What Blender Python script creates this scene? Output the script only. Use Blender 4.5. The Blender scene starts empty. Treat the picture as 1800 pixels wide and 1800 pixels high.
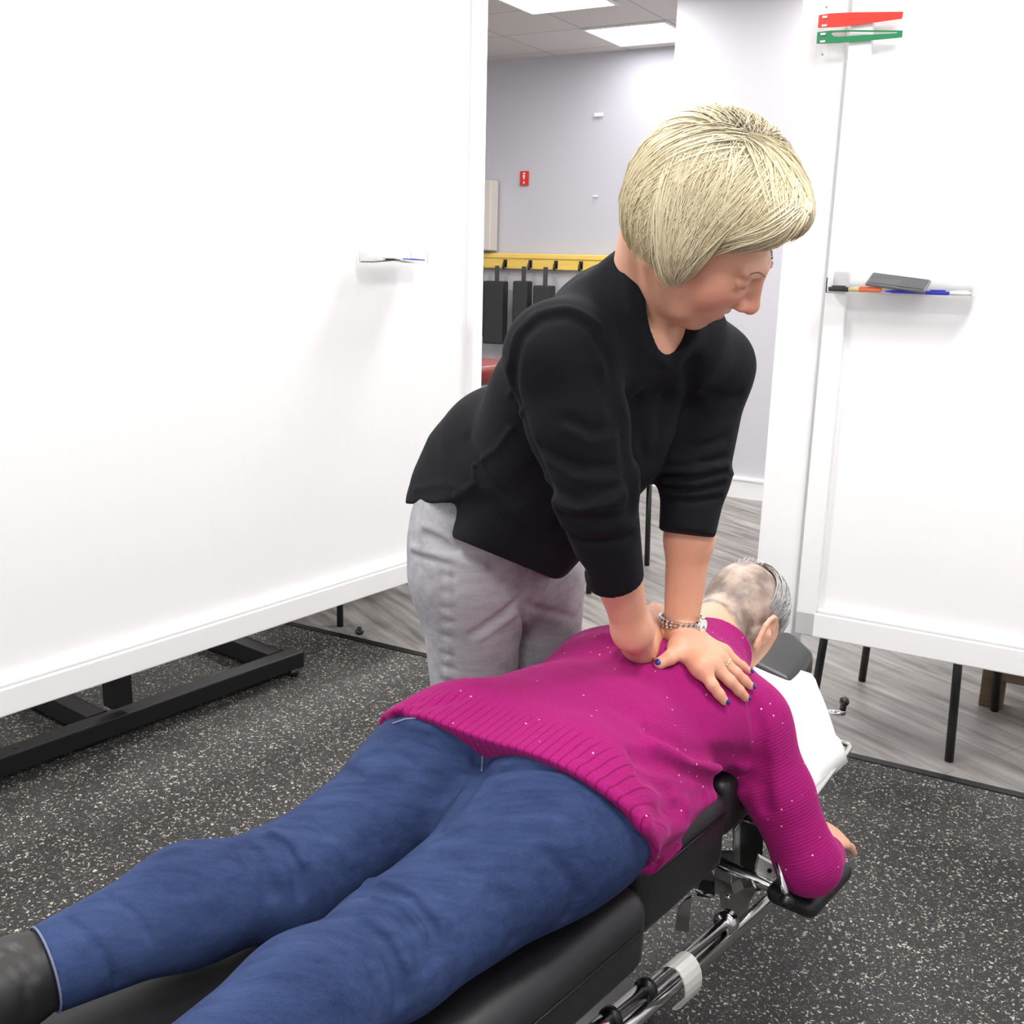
import bpy, bmesh, math, random
import numpy as np
from mathutils import Vector, Matrix
random.seed(4); RNG = np.random.default_rng(4)
SC = bpy.context.scene
COL = SC.collection

# ------------------------------------------------------------------ camera
FPX = 1840.0; PITCH = math.atan(439 / FPX); ROLL = math.radians(1.45); CAMZ = 1.36
_f = np.array([0, math.cos(PITCH), -math.sin(PITCH)]); _r = np.array([1.0, 0, 0]); _u = np.cross(_r, _f)
IR = math.cos(ROLL) * _r + math.sin(ROLL) * _u
IU = -math.sin(ROLL) * _r + math.cos(ROLL) * _u
CAMP = np.array([0, 0, CAMZ])
cam_data = bpy.data.cameras.new('camera'); cam = bpy.data.objects.new('camera', cam_data); COL.objects.link(cam)
cam_data.sensor_width = 36; cam_data.sensor_fit = 'HORIZONTAL'; cam_data.lens = 36 * FPX / 1800
cam_data.clip_start = 0.02; cam_data.clip_end = 60
cam.matrix_world = Matrix(((IR[0], IU[0], -_f[0], 0), (IR[1], IU[1], -_f[1], 0), (IR[2], IU[2], -_f[2], CAMZ), (0, 0, 0, 1)))
SC.camera = cam

# ------------------------------------------------------------------ light and exposure
SC.view_settings.view_transform = 'Standard'; SC.view_settings.look = 'None'
SC.view_settings.exposure = 0.2; SC.view_settings.gamma = 1.0; SC.view_settings.use_curve_mapping = False
world = bpy.data.worlds.new('world'); SC.world = world; world.use_nodes = True
wbg = world.node_tree.nodes['Background']
wbg.inputs[0].default_value = (0.96, 0.97, 1.0, 1); wbg.inputs[1].default_value = 1.25
def area(name, loc, size, power, rot=(0, 0, 0), col=(1, 0.985, 0.96)):
    l = bpy.data.lights.new(name, 'AREA'); l.shape = 'RECTANGLE'; l.size, l.size_y = size; l.energy = power; l.color = col
    o = bpy.data.objects.new(name, l); COL.objects.link(o); o.location = loc; o.rotation_euler = rot
    return o

# ------------------------------------------------------------------ pixel helpers (frame 1800 x 1800)
def ray(px, py): return _f + IR * (px - 900) / FPX - IU * (py - 900) / FPX
def AZ(px, py, z):
    d = ray(px, py); return CAMP + d * (z - CAMZ) / d[2]
def AY(px, py, y):
    d = ray(px, py); return CAMP + d * y / d[1]
def AW(px, py, y): return AY(px, py, y * 0.945)
def lin(c):
    c = c / 255.0
    return c / 12.92 if c <= 0.04045 else ((c + 0.055) / 1.055) ** 2.4
def rgb(r, g, b): return (lin(r), lin(g), lin(b), 1)

# ------------------------------------------------------------------ materials
def mat(name, col, rough=0.5, metal=0.0, noise=None, bump=None, spec=0.5, sheen=0, trans=0, emit=None, sss=0, alpha=1, coat=0):
    m = bpy.data.materials.new(name); m.use_nodes = True
    nt = m.node_tree; b = nt.nodes['Principled BSDF']
    b.inputs['Base Color'].default_value = col; b.inputs['Roughness'].default_value = rough
    b.inputs['Metallic'].default_value = metal; b.inputs['Specular IOR Level'].default_value = spec
    b.inputs['Sheen Weight'].default_value = sheen; b.inputs['Transmission Weight'].default_value = trans
    b.inputs['Coat Weight'].default_value = coat
    if sss:
        b.inputs['Subsurface Weight'].default_value = sss; b.inputs['Subsurface Radius'].default_value = (0.012, 0.005, 0.003)
        b.inputs['Subsurface Scale'].default_value = 1.0
    if alpha < 1: b.inputs['Alpha'].default_value = alpha
    if emit:
        b.inputs['Emission Color'].default_value = emit[0]; b.inputs['Emission Strength'].default_value = emit[1]
    if noise:                                        # (scale, col2, stretch, detail)
        sc, c2, st, det = noise
        tc = nt.nodes.new('ShaderNodeTexCoord'); mp = nt.nodes.new('ShaderNodeMapping'); mp.inputs['Scale'].default_value = st
        n = nt.nodes.new('ShaderNodeTexNoise'); n.inputs['Scale'].default_value = sc; n.inputs['Detail'].default_value = det
        r = nt.nodes.new('ShaderNodeValToRGB'); r.color_ramp.elements[0].color = col; r.color_ramp.elements[1].color = c2
        r.color_ramp.elements[0].position = 0.35; r.color_ramp.elements[1].position = 0.65
        nt.links.new(tc.outputs['Object'], mp.inputs[0]); nt.links.new(mp.outputs[0], n.inputs[0])
        nt.links.new(n.outputs[0], r.inputs[0]); nt.links.new(r.outputs[0], b.inputs['Base Color'])
    if bump:                                         # (scale, strength, distance)
        tc = nt.nodes.new('ShaderNodeTexCoord')
        n = nt.nodes.new('ShaderNodeTexNoise'); n.inputs['Scale'].default_value = bump[0]; n.inputs['Detail'].default_value = 4
        bp = nt.nodes.new('ShaderNodeBump'); bp.inputs['Strength'].default_value = bump[1]; bp.inputs['Distance'].default_value = bump[2]
        nt.links.new(tc.outputs['Object'], n.inputs[0]); nt.links.new(n.outputs[0], bp.inputs['Height']); nt.links.new(bp.outputs[0], b.inputs['Normal'])
    return m
def N(m, typ, **kw):
    n = m.node_tree.nodes.new(typ)
    for k, v in kw.items(): setattr(n, k, v)
    return n
def mathn(m, op, a, b=None, clamp=False):
    n = N(m, 'ShaderNodeMath', operation=op); n.use_clamp = clamp
    for i, v in enumerate((a, b)):
        if v is None: continue
        if isinstance(v, (int, float)): n.inputs[i].default_value = v
        else: m.node_tree.links.new(v, n.inputs[i])
    return n.outputs[0]
def mixc(m, fac, c1, c2):
    n = N(m, 'ShaderNodeMix', data_type='RGBA')
    for s, v in ((n.inputs[0], fac), (n.inputs[6], c1), (n.inputs[7], c2)):
        if isinstance(v, (int, float, tuple)): s.default_value = v
        else: m.node_tree.links.new(v, s)
    return n.outputs[2]
def bsdf(m): return m.node_tree.nodes['Principled BSDF']
def lk(m, a, b): m.node_tree.links.new(a, b)

M = {}
M['white'] = mat('white_paint', rgb(246, 246, 246), 0.45)
M['white_trim'] = mat('white_trim', rgb(244, 244, 244), 0.4)
M['wall'] = mat('grey_wall_paint', rgb(202, 201, 208), 0.75, bump=(150, 0.05, 0.001))
M['black_metal'] = mat('black_metal', rgb(22, 22, 23), 0.4, bump=(60, 0.03, 0.001))
M['black_vinyl'] = mat('black_vinyl', rgb(27, 27, 29), 0.42, bump=(420, 0.12, 0.0006), spec=0.5)
M['chrome'] = mat('chrome', rgb(215, 215, 215), 0.12, 1.0)
M['steel'] = mat('brushed_steel', rgb(150, 150, 148), 0.35, 1.0)
M['alu'] = mat('light_aluminium', rgb(205, 205, 200), 0.35, 0.3)
M['rubber'] = mat('black_rubber', rgb(14, 14, 14), 0.35)
M['paper'] = mat('white_paper', rgb(238, 238, 235), 0.6, bump=(14, 0.25, 0.004))
M['acrylic'] = mat('clear_acrylic', (1, 1, 1, 1), 0.03, trans=1.0, spec=0.5)
bsdf(M['acrylic']).inputs['IOR'].default_value = 1.2
M['red'] = mat('red_plastic', rgb(222, 52, 38), 0.35)
M['green'] = mat('green_plastic', rgb(24, 128, 78), 0.35)
M['emit'] = mat('lit_diffuser', (1, 1, 1, 1), 0.5, emit=((0.97, 0.97, 1, 1), 9.0))
M['yellow'] = mat('yellow_wood', rgb(250, 206, 90), 0.4, noise=(6, rgb(252, 218, 120), (1, 1, 8), 3))
M['beige'] = mat('beige_enamel', rgb(222, 214, 206), 0.5)
M['darkblock'] = mat('dark_grey_foam', rgb(42, 43, 45), 0.7)
M['strap'] = mat('grey_strap', rgb(70, 66, 72), 0.8)
M['redvinyl'] = mat('maroon_vinyl', rgb(120, 40, 38), 0.3)
M['wood'] = mat('brown_wood', rgb(88, 72, 55), 0.5, noise=(8, rgb(105, 88, 68), (1, 1, 10), 3))
M['blueink'] = mat('blue_plastic', rgb(40, 50, 190), 0.35)
M['orange'] = mat('orange_plastic', rgb(240, 110, 60), 0.35)
M['cream'] = mat('cream_plastic', rgb(235, 215, 150), 0.4)
M['phone'] = mat('phone_glass', rgb(70, 72, 78), 0.12, 0.2)
M['purple'] = mat('purple_plastic', rgb(80, 60, 150), 0.4)
M['skin'] = mat('skin', rgb(222, 168, 140), 0.5, sss=0.12)
M['leather'] = mat('black_leather', rgb(24, 23, 23), 0.5, bump=(55, 0.25, 0.0012))
M['nail'] = mat('blue_nail_polish', rgb(40, 36, 118), 0.2)
M['gold'] = mat('silver_ring', rgb(225, 210, 180), 0.2, 1.0)
M['dial'] = mat('watch_dial', rgb(238, 236, 228), 0.25)
M['ceiling'] = mat('ceiling_tile', rgb(232, 226, 222), 0.9)

def mk_vinyl_floor():
    m = mat('grey_vinyl_planks', rgb(150, 146, 142), 0.38); b = bsdf(m)
    tc = N(m, 'ShaderNodeTexCoord'); mp = N(m, 'ShaderNodeMapping'); mp.inputs['Rotation'].default_value = (0, 0, math.radians(28))
    lk(m, tc.outputs['Object'], mp.inputs[0])
    mp2 = N(m, 'ShaderNodeMapping'); mp2.inputs['Scale'].default_value = (1.0, 9, 1); lk(m, mp.outputs[0], mp2.inputs[0])
    n = N(m, 'ShaderNodeTexNoise'); n.inputs['Scale'].default_value = 2.2; n.inputs['Detail'].default_value = 7; n.inputs['Roughness'].default_value = 0.62
    lk(m, mp2.outputs[0], n.inputs[0])
    r = N(m, 'ShaderNodeValToRGB'); r.color_ramp.elements[0].color = rgb(104, 100, 97); r.color_ramp.elements[1].color = rgb(160, 156, 152)
    r.color_ramp.elements[0].position = 0.34; r.color_ramp.elements[1].position = 0.66; lk(m, n.outputs[0], r.inputs[0])
    br = N(m, 'ShaderNodeTexBrick'); br.inputs['Scale'].default_value = 1; br.inputs['Brick Width'].default_value = 1.2; br.inputs['Row Height'].default_value = 0.18
    br.inputs['Mortar Size'].default_value = 0.0015; br.inputs['Color1'].default_value = (0.86, 0.86, 0.86, 1); br.inputs['Color2'].default_value = (1, 1, 1, 1); br.inputs['Mortar'].default_value = (0.55, 0.55, 0.55, 1)
    lk(m, mp.outputs[0], br.inputs[0])
    mx = N(m, 'ShaderNodeMix', data_type='RGBA', blend_type='MULTIPLY'); mx.inputs[0].default_value = 1
    lk(m, r.outputs[0], mx.inputs[6]); lk(m, br.outputs[0], mx.inputs[7]); lk(m, mx.outputs[2], b.inputs['Base Color'])
    return m
M['vinyl'] = mk_vinyl_floor()
def mk_fleck():
    m = mat('flecked_rubber', rgb(48, 47, 48), 0.62); b = bsdf(m)
    tc = N(m, 'ShaderNodeTexCoord'); out = None
    base = rgb(36, 35, 36)
    warp = N(m, 'ShaderNodeTexNoise'); warp.inputs['Scale'].default_value = 90; lk(m, tc.outputs['Object'], warp.inputs[0])
    add = N(m, 'ShaderNodeMix', data_type='RGBA', blend_type='LINEAR_LIGHT'); add.inputs[0].default_value = 0.012
    lk(m, tc.outputs['Object'], add.inputs[6]); lk(m, warp.outputs['Color'], add.inputs[7])
    for sc, thr, col in ((105, 0.24, rgb(178, 174, 160)), (200, 0.26, rgb(110, 107, 98))):
        v = N(m, 'ShaderNodeTexVoronoi', feature='F1'); v.inputs['Scale'].default_value = sc; lk(m, add.outputs[2], v.inputs['Vector'])
        a = mathn(m, 'LESS_THAN', v.outputs['Distance'], thr + 0.06)
        sp = N(m, 'ShaderNodeSeparateColor'); lk(m, v.outputs['Color'], sp.inputs[0])
        k = mathn(m, 'MULTIPLY', a, mathn(m, 'GREATER_THAN', sp.outputs[0], 0.40))
        base = mixc(m, k, base, col)
    lk(m, base, b.inputs['Base Color'])
    return m
M['fleck'] = mk_fleck()
def mk_bead(name):
    m = mat(name, rgb(247, 247, 247), 0.42); b = bsdf(m)
    tc = N(m, 'ShaderNodeTexCoord'); s = N(m, 'ShaderNodeSeparateXYZ'); lk(m, tc.outputs['Object'], s.inputs[0])
    fr = mathn(m, 'FRACT', mathn(m, 'MULTIPLY', s.outputs[0], 1 / 0.058))
    g = mathn(m, 'LESS_THAN', mathn(m, 'ABSOLUTE', mathn(m, 'SUBTRACT', fr, 0.5)), 0.035)
    bp = N(m, 'ShaderNodeBump'); bp.inputs['Strength'].default_value = 0.45; bp.inputs['Distance'].default_value = 0.003; bp.invert = True
    lk(m, g, bp.inputs['Height']); lk(m, bp.outputs[0], b.inputs['Normal'])
    return m
M['bead'] = mk_bead('white_beadboard')

# ------------------------------------------------------------------ object helpers
def tag(o, label, cat, group=None, kind=None):
    if label: o['label'] = label
    if cat: o['category'] = cat
    if group: o['group'] = group
    if kind: o['kind'] = kind
    return o
def link(name, me, m, parent=None, label=None):
    o = bpy.data.objects.new(name, me); COL.objects.link(o)
    if m is not None: me.materials.append(m)
    if parent is not None:
        o.parent = parent; o.matrix_parent_inverse = parent.matrix_world.inverted()
    if label: o['label'] = label
    return o
def empty(name, loc, label, cat, group=None, rz=0.0):
    o = bpy.data.objects.new(name, None); COL.objects.link(o); o.empty_display_size = 0.05
    o.matrix_world = Matrix.Translation(Vector(loc)) @ Matrix.Rotation(rz, 4, 'Z')
    tag(o, label, cat, group); return o
def bm_mesh(bm, name, smooth=False, angle=None):
    me = bpy.data.meshes.new(name); bmesh.ops.recalc_face_normals(bm, faces=bm.faces); bm.to_mesh(me); bm.free()
    if smooth:
        me.shade_smooth()
    return me
def box(bm, c, size, rz=0.0, bev=0.0, mtx=None, seg=2):
    r = bmesh.ops.create_cube(bm, size=1.0)
    vs = r['verts']
    m = Matrix.Translation(Vector(c)) @ Matrix.Rotation(rz, 4, 'Z')
    if mtx is not None: m = Matrix.Translation(Vector(c)) @ mtx
    for v in vs: v.co = m @ Vector((v.co.x * size[0], v.co.y * size[1], v.co.z * size[2]))
    if bev > 0:
        es = list({e for v in vs for e in v.link_edges})
        bmesh.ops.bevel(bm, geom=es, offset=bev, segments=seg, affect='EDGES', profile=0.5)
    return vs
def tube(bm, pts, rad, n=10, cap=True):
    pts = [Vector(p) for p in pts]
    rad = [rad] * len(pts) if isinstance(rad, (int, float)) else rad
    rings = []; up = None
    for i, p in enumerate(pts):
        d = (pts[min(i + 1, len(pts) - 1)] - pts[max(i - 1, 0)]).normalized()
        if up is None: up = d.orthogonal().normalized()
        up = (up - d * up.dot(d)).normalized(); s = d.cross(up)
        rings.append([bm.verts.new(p + (up * math.cos(a) + s * math.sin(a)) * rad[i]) for a in (2 * math.pi * k / n for k in range(n))])
    for a, b in zip(rings, rings[1:]):
        for k in range(n): bm.faces.new((a[k], a[(k + 1) % n], b[(k + 1) % n], b[k]))
    if cap:
        bm.faces.new(rings[0][::-1]); bm.faces.new(rings[-1])
def prism(bm, outline, vec):
    """outline: list of points (closed polygon); extruded by vec"""
    a = [bm.verts.new(Vector(p)) for p in outline]; b = [bm.verts.new(Vector(p) + Vector(vec)) for p in outline]
    bm.faces.new(a[::-1]); bm.faces.new(b)
    n = len(a)
    for i in range(n): bm.faces.new((a[i], a[(i + 1) % n], b[(i + 1) % n], b[i]))
def obj(name, bm, m, parent=None, label=None, smooth=False):
    return link(name, bm_mesh(bm, name, smooth), m, parent, label)
def boxobj(name, c, size, m, parent=None, rz=0.0, bev=0.0, label=None, mtx=None, smooth=False, seg=2):
    bm = bmesh.new(); box(bm, c, size, rz, bev, mtx, seg); return obj(name, bm, m, parent, label, smooth)
def ball(bm, c, r, sc=(1, 1, 1), mtx=None, seg=20):
    res = bmesh.ops.create_uvsphere(bm, u_segments=seg, v_segments=seg // 2, radius=1.0)
    for v in res['verts']:
        q = Vector((v.co.x * r * sc[0], v.co.y * r * sc[1], v.co.z * r * sc[2]))
        if mtx is not None: q = mtx @ q
        v.co = q + Vector(c)

# ------------------------------------------------------------------ implicit surfaces (smooth, continuous bodies and cloth)
def unit(v):
    v = np.array(v, float); return v / np.linalg.norm(v)
class Field:
    def __init__(self): self.ops = []
    def seg(self, a, b, ra, rb, k=0.02, x=None, mode='u', flat=None, cap=None):
        """rounded segment, ra/rb = radius or (rx, ry); x = direction of rx"""
        a = np.array(a, float); b = np.array(b, float)
        ra = (ra, ra) if isinstance(ra, (int, float)) else ra; rb = (rb, rb) if isinstance(rb, (int, float)) else rb
        L = np.linalg.norm(b - a)
        w = (b - a) / L if L > 1e-6 else np.array([0, 0, 1.0])
        xd = np.array(x if x is not None else (1, 0.01, 0.02), float); xd = xd - w * (xd @ w)
        if np.linalg.norm(xd) < 1e-4: xd = np.array([0, 1.0, 0]); xd = xd - w * (xd @ w)
        xd /= np.linalg.norm(xd); yd = np.cross(w, xd)
        rm = max(ra + rb)
        self.ops.append((mode, 'seg', (a, L, w, xd, yd, ra, rb, cap), (a + b) / 2, L / 2 + rm, k)); return self
    def ell(self, c, r, axes=None, k=0.02, mode='u'):
        c = np.array(c, float)
        A = np.eye(3) if axes is None else np.array(axes, float)      # rows = axes
        self.ops.append((mode, 'ell', (c, np.array(r, float), A), c, max(r), k)); return self
    def plane(self, p, n, mode='s', k=0.003):                          # removes the side n points to
        p = np.array(p, float); self.ops.append((mode, 'pl', (p, unit(n)), p, 1e3, k)); return self
    def box(self, c, h, axes, k=0.004, mode='s', rd=0.0):
        c = np.array(c, float); self.ops.append((mode, 'box', (c, np.array(h, float), np.array(axes, float), rd), c, float(np.linalg.norm(h)), k)); return self
    def group(self, other, k=0.002):                                   # joins another field with a crisp contact line
        cs = np.array([o[3] for o in other.ops]); c = cs.mean(0); r = max(np.linalg.norm(o[3] - c) + o[4] for o in other.ops)
        self.ops.append(('u', 'grp', other, c, r, k)); return self
    def crease(self, pts, amp, w):                                     # amp>0: groove
        P = np.array(pts, float); c = (P.min(0) + P.max(0)) / 2
        self.ops.append(('d', 'cr', (P, amp, w), c, np.linalg.norm(P - c, axis=1).max() + 2.6 * w, 0)); return self
    def fn(self, f, c, r):
        self.ops.append(('d', 'fn', f, np.array(c, float), r, 0)); return self
    @staticmethod
    def ev(kind, q, P):
        if kind == 'seg':
            a, L, w, xd, yd, ra, rb, cap = q
            V = P - a; s = V @ w; t = np.clip(s / max(L, 1e-9), 0, 1); e = s - t * L
            X = V @ xd; Y = V @ yd
            rx = ra[0] + (rb[0] - ra[0]) * t; ry = ra[1] + (rb[1] - ra[1]) * t; rz = np.minimum(rx, ry) if cap is None else cap
            k0 = np.sqrt((X / rx) ** 2 + (Y / ry) ** 2 + (e / rz) ** 2) + 1e-9
            k1 = np.sqrt((X / rx ** 2) ** 2 + (Y / ry ** 2) ** 2 + (e / rz ** 2) ** 2) + 1e-9
            return np.where(k0 < 0.3, -0.7 * np.minimum(rx, ry), k0 * (k0 - 1) / k1)
        if kind == 'ell':
            c, r, A = q; V = (P - c) @ A.T
            k0 = np.sqrt(((V / r) ** 2).sum(-1)) + 1e-9; k1 = np.sqrt(((V / r ** 2) ** 2).sum(-1)) + 1e-9
            return np.where(k0 < 0.3, -0.7 * r.min(), k0 * (k0 - 1) / k1)
        if kind == 'grp': return q._ev(P, None, None)
        if kind == 'pl': return -((P - q[0]) @ q[1])
        if kind == 'box':
            c, h, A, rd = q; V = np.abs((P - c) @ A.T) - (h - rd)
            return np.sqrt((np.maximum(V, 0) ** 2).sum(-1)) + np.minimum(V.max(-1), 0) - rd
        if kind == 'cr':
            Q, amp, w = q; d = np.full(P.shape[:-1], 9.0)
            for i in range(len(Q) - 1):
                ab = Q[i + 1] - Q[i]; t = np.clip(((P - Q[i]) @ ab) / (ab @ ab), 0, 1)
                d = np.minimum(d, np.sqrt(((P - Q[i] - t[..., None] * ab) ** 2).sum(-1)))
            return amp * np.exp(-(d / w) ** 2)
    def eval(self, P, cen=None, br=None):
        """P: (N, M, 3) blocks with centres cen and radius br, or any array with cen None"""
        if cen is None:
            P = np.asarray(P, float); sh = P.shape[:-1]; P = P.reshape(1, -1, 3); out = self._ev(P, None, None); return out.reshape(sh)
        return self._ev(P, cen, br)
    def _ev(self, P, cen, br):
        D = np.full(P.shape[:-1], 1.0, dtype=np.float64)
        for mode, kind, q, c, r, k in self.ops:
            if cen is None: idx = np.arange(P.shape[0])
            else: idx = np.nonzero(np.linalg.norm(cen - c, axis=1) < r + br + (0 if mode == 'd' else k + 0.02))[0]
            if not len(idx): continue
            p = P[idx]; d = D[idx]
            if mode == 'd':
                v = q(p) if kind == 'fn' else self.ev(kind, q, p); D[idx] = d + v; continue
            v = self.ev(kind, q, p)
            if mode == 'u':
                h = np.maximum(k - np.abs(d - v), 0) / k; D[idx] = np.minimum(d, v) - h * h * k * 0.25
            elif mode == 's':
                v = -v; h = np.maximum(k - np.abs(d - v), 0) / k; D[idx] = np.maximum(d, v) + h * h * k * 0.25
            elif mode == 'i':
                h = np.maximum(k - np.abs(d - v), 0) / k; D[idx] = np.maximum(d, v) + h * h * k * 0.25
        return D
    def hit(self, px, py, off=0.0, t0=0.8, t1=4.0):
        """point where the line of sight through a pixel meets the surface, backed off by off"""
        d = ray(px, py); d = d / np.linalg.norm(d); t = t0
        for _ in range(200):
            v = float(self.eval(np.array([CAMP + d * t]))[0])
            if v < 0.0006: break
            t += max(v * 0.6, 0.0006)
            if t > t1: return None
        return CAMP + d * (t - off)
    def normal(self, p, e=0.004):
        p = np.array(p, float); g = np.array([self.eval(np.array([p + dd]))[0] - self.eval(np.array([p - dd]))[0] for dd in np.eye(3) * e]); return unit(g)
    def mesh(self, name, h, lo, hi, attrs=None, smooth_it=0):
        B = 8; lo = np.array(lo, float); hi = np.array(hi, float)
        nb = np.ceil((hi - lo) / (h * B)).astype(int)
        g = np.stack(np.meshgrid(*[np.arange(n) for n in nb], indexing='ij'), -1).reshape(-1, 3)
        cen = lo + (g + 0.5) * h * B; br = h * B * 0.87
        act = []
        for i in range(0, len(g), 20000):
            cc = cen[i:i + 20000]; d = self._ev(cc[:, None, :], cc, br)[:, 0]; act.append(np.abs(d) < br * 1.5 + 0.012)
        act = np.concatenate(act); g = g[act]; cen = cen[act]
        l = np.stack(np.meshgrid(*[np.arange(B + 1)] * 3, indexing='ij'), -1).reshape(-1, 3)
        V = []; K = []; Q = []; S = 4096 * 2
        def key(c): return (c[..., 0].astype(np.int64) * S + c[..., 1]) * S + c[..., 2]
        for i in range(0, len(g), 1500):
            gg = g[i:i + 1500]; ip = gg[:, None, :] * B + l[None]                 # integer sample coords
            D = self._ev(lo + ip * h, cen[i:i + 1500], br).reshape(-1, B + 1, B + 1, B + 1)
            n = len(gg); acc = np.zeros((n, B, B, B, 3)); cnt = np.zeros((n, B, B, B))
            def sub(o): return D[:, o[0]:o[0] + B, o[1]:o[1] + B, o[2]:o[2] + B]
            for ax in range(3):
                o1, o2 = [a for a in range(3) if a != ax]
                for u in (0, 1):
                    for v in (0, 1):
                        p0 = [0, 0, 0]; p0[o1] = u; p0[o2] = v; p1 = list(p0); p1[ax] = 1
                        a = sub(p0); b = sub(p1); cr = (a < 0) != (b < 0)
                        t = np.where(cr, a / np.where(cr, a - b, 1), 0)
                        for c in range(3): acc[..., c] += np.where(cr, (t if c == ax else p0[c]), 0)
                        cnt += cr
            m = cnt > 0; idx = np.argwhere(m)
            if len(idx):
                cell = gg[idx[:, 0]] * B + idx[:, 1:]
                V.append(lo + (cell + acc[m] / cnt[m][:, None]) * h); K.append(key(cell))
            for ax in range(3):
                o1, o2 = [(1, 2), (2, 0), (0, 1)][ax]
                p1 = [0, 0, 0]; p1[ax] = 1
                a = sub([0, 0, 0]); b = sub(p1); cr = np.argwhere((a < 0) != (b < 0))
                if not len(cr): continue
                ins = a[tuple(cr.T)] < 0
                base = gg[cr[:, 0]] * B + cr[:, 1:]
                e1 = np.zeros(3, int); e1[o1] = 1; e2 = np.zeros(3, int); e2[o2] = 1
                q = np.stack([key(base - e1 - e2), key(base - e2), key(base), key(base - e1)], 1)
                q[~ins] = q[~ins][:, ::-1]; Q.append(q)
        V = np.concatenate(V); K = np.concatenate(K); Q = np.concatenate(Q)
        o = np.argsort(K); K = K[o]; V = V[o]
        pos = np.clip(np.searchsorted(K, Q), 0, len(K) - 1); ok = (K[pos] == Q).all(1); F = pos[ok]
        used = np.zeros(len(V), bool); used[F.ravel()] = True
        re = np.cumsum(used) - 1; V = V[used]; F = re[F]
        if smooth_it:
            E = np.concatenate([F[:, [0, 1]], F[:, [1, 2]], F[:, [2, 3]], F[:, [3, 0]]])
            for _ in range(smooth_it):
                s = np.zeros_like(V); c = np.zeros(len(V))
                for dd in range(3): s[:, dd] = np.bincount(E[:, 0], V[E[:, 1], dd], len(V)) + np.bincount(E[:, 1], V[E[:, 0], dd], len(V))
                c = np.bincount(E[:, 0], minlength=len(V)) + np.bincount(E[:, 1], minlength=len(V))
                V = 0.5 * V + 0.5 * s / c[:, None]
        me = bpy.data.meshes.new(name)
        me.vertices.add(len(V)); me.vertices.foreach_set('co', V.astype(np.float32).ravel())
        me.loops.add(len(F) * 4); me.loops.foreach_set('vertex_index', F.astype(np.int32).ravel())
        me.polygons.add(len(F)); me.polygons.foreach_set('loop_start', np.arange(0, len(F) * 4, 4, dtype=np.int32))
        me.update(calc_edges=True); me.validate(); me.shade_smooth()
        for an, fn in (attrs or {}).items():
            val = fn(V)
            if val.ndim == 1:
                at = me.attributes.new(an, 'FLOAT', 'POINT'); at.data.foreach_set('value', val.astype(np.float32))
            else:
                at = me.attributes.new(an, 'FLOAT_VECTOR', 'POINT'); at.data.foreach_set('vector', val.astype(np.float32).ravel())
        return me

# ================================================================== THE ROOM
RA = math.radians(-30.5)
UR = np.array([math.cos(RA), math.sin(RA), 0]); VR = np.array([-math.sin(RA), math.cos(RA), 0]); ZZ = np.array([0, 0, 1.0])
CEIL = 2.9
def PLN(px, py, p0, n):
    d = ray(px, py); t = ((p0 - CAMP) @ n) / (d @ n); return CAMP + d * t
WP = AZ(1000, 96, CEIL)                                                # a point on the far wall's top
def onwall(px, py, off=0.0): return PLN(px, py, WP - VR * off, VR)
def struct(o): o['kind'] = 'structure'; return o
def slab(name, c, size, m, rz=RA):
    o = boxobj(name, (0, 0, 0), size, m); o.matrix_world = Matrix.Translation(Vector(c)) @ Matrix.Rotation(rz, 4, 'Z'); return o
cR = WP - VR * 5.2                                                     # room centre
RC = np.array([cR[0], cR[1], 0])
struct(slab('floor', RC + np.array([0, 0, -0.05]), (14, 11.0, 0.1), M['vinyl']))
wb = np.array([WP[0], WP[1], 0]) + VR * 0.06
struct(slab('wall_back', wb + VR * 0.012 + ZZ * CEIL / 2, (14, 0.12, CEIL), M['wall']))
struct(slab('wall_right', RC + UR * 5.0 + ZZ * CEIL / 2, (0.12, 11.0, CEIL), M['wall']))
struct(slab('wall_left', RC - UR * 5.5 + ZZ * CEIL / 2, (0.12, 11.0, CEIL), M['wall']))
# ceiling with tile grid
cm = M['ceiling']; b = bsdf(cm)
tc = N(cm, 'ShaderNodeTexCoord'); br = N(cm, 'ShaderNodeTexBrick'); br.offset = 0
br.inputs['Scale'].default_value = 1; br.inputs['Brick Width'].default_value = 0.61; br.inputs['Row Height'].default_value = 0.61
br.inputs['Mortar Size'].default_value = 0.006; br.inputs['Color1'].default_value = rgb(232, 227, 222); br.inputs['Color2'].default_value = rgb(228, 222, 217); br.inputs['Mortar'].default_value = rgb(190, 186, 182)
mp = N(cm, 'ShaderNodeMapping'); lk(cm, tc.outputs['Object'], mp.inputs[0]); lk(cm, mp.outputs[0], br.inputs[0]); lk(cm, br.outputs[0], b.inputs['Base Color'])
ceil = struct(slab('ceiling', RC + ZZ * (CEIL + 0.05), (14, 11.0, 0.1), cm))
# troffer position on the tile grid: near-left corner of troffer B
TB = AZ(1022, 50, CEIL); rel = TB - RC; gu = rel @ UR; gv = rel @ VR
mp.inputs['Location'].default_value = (-(gu % 0.61), -(gv % 0.61), 0)
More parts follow.
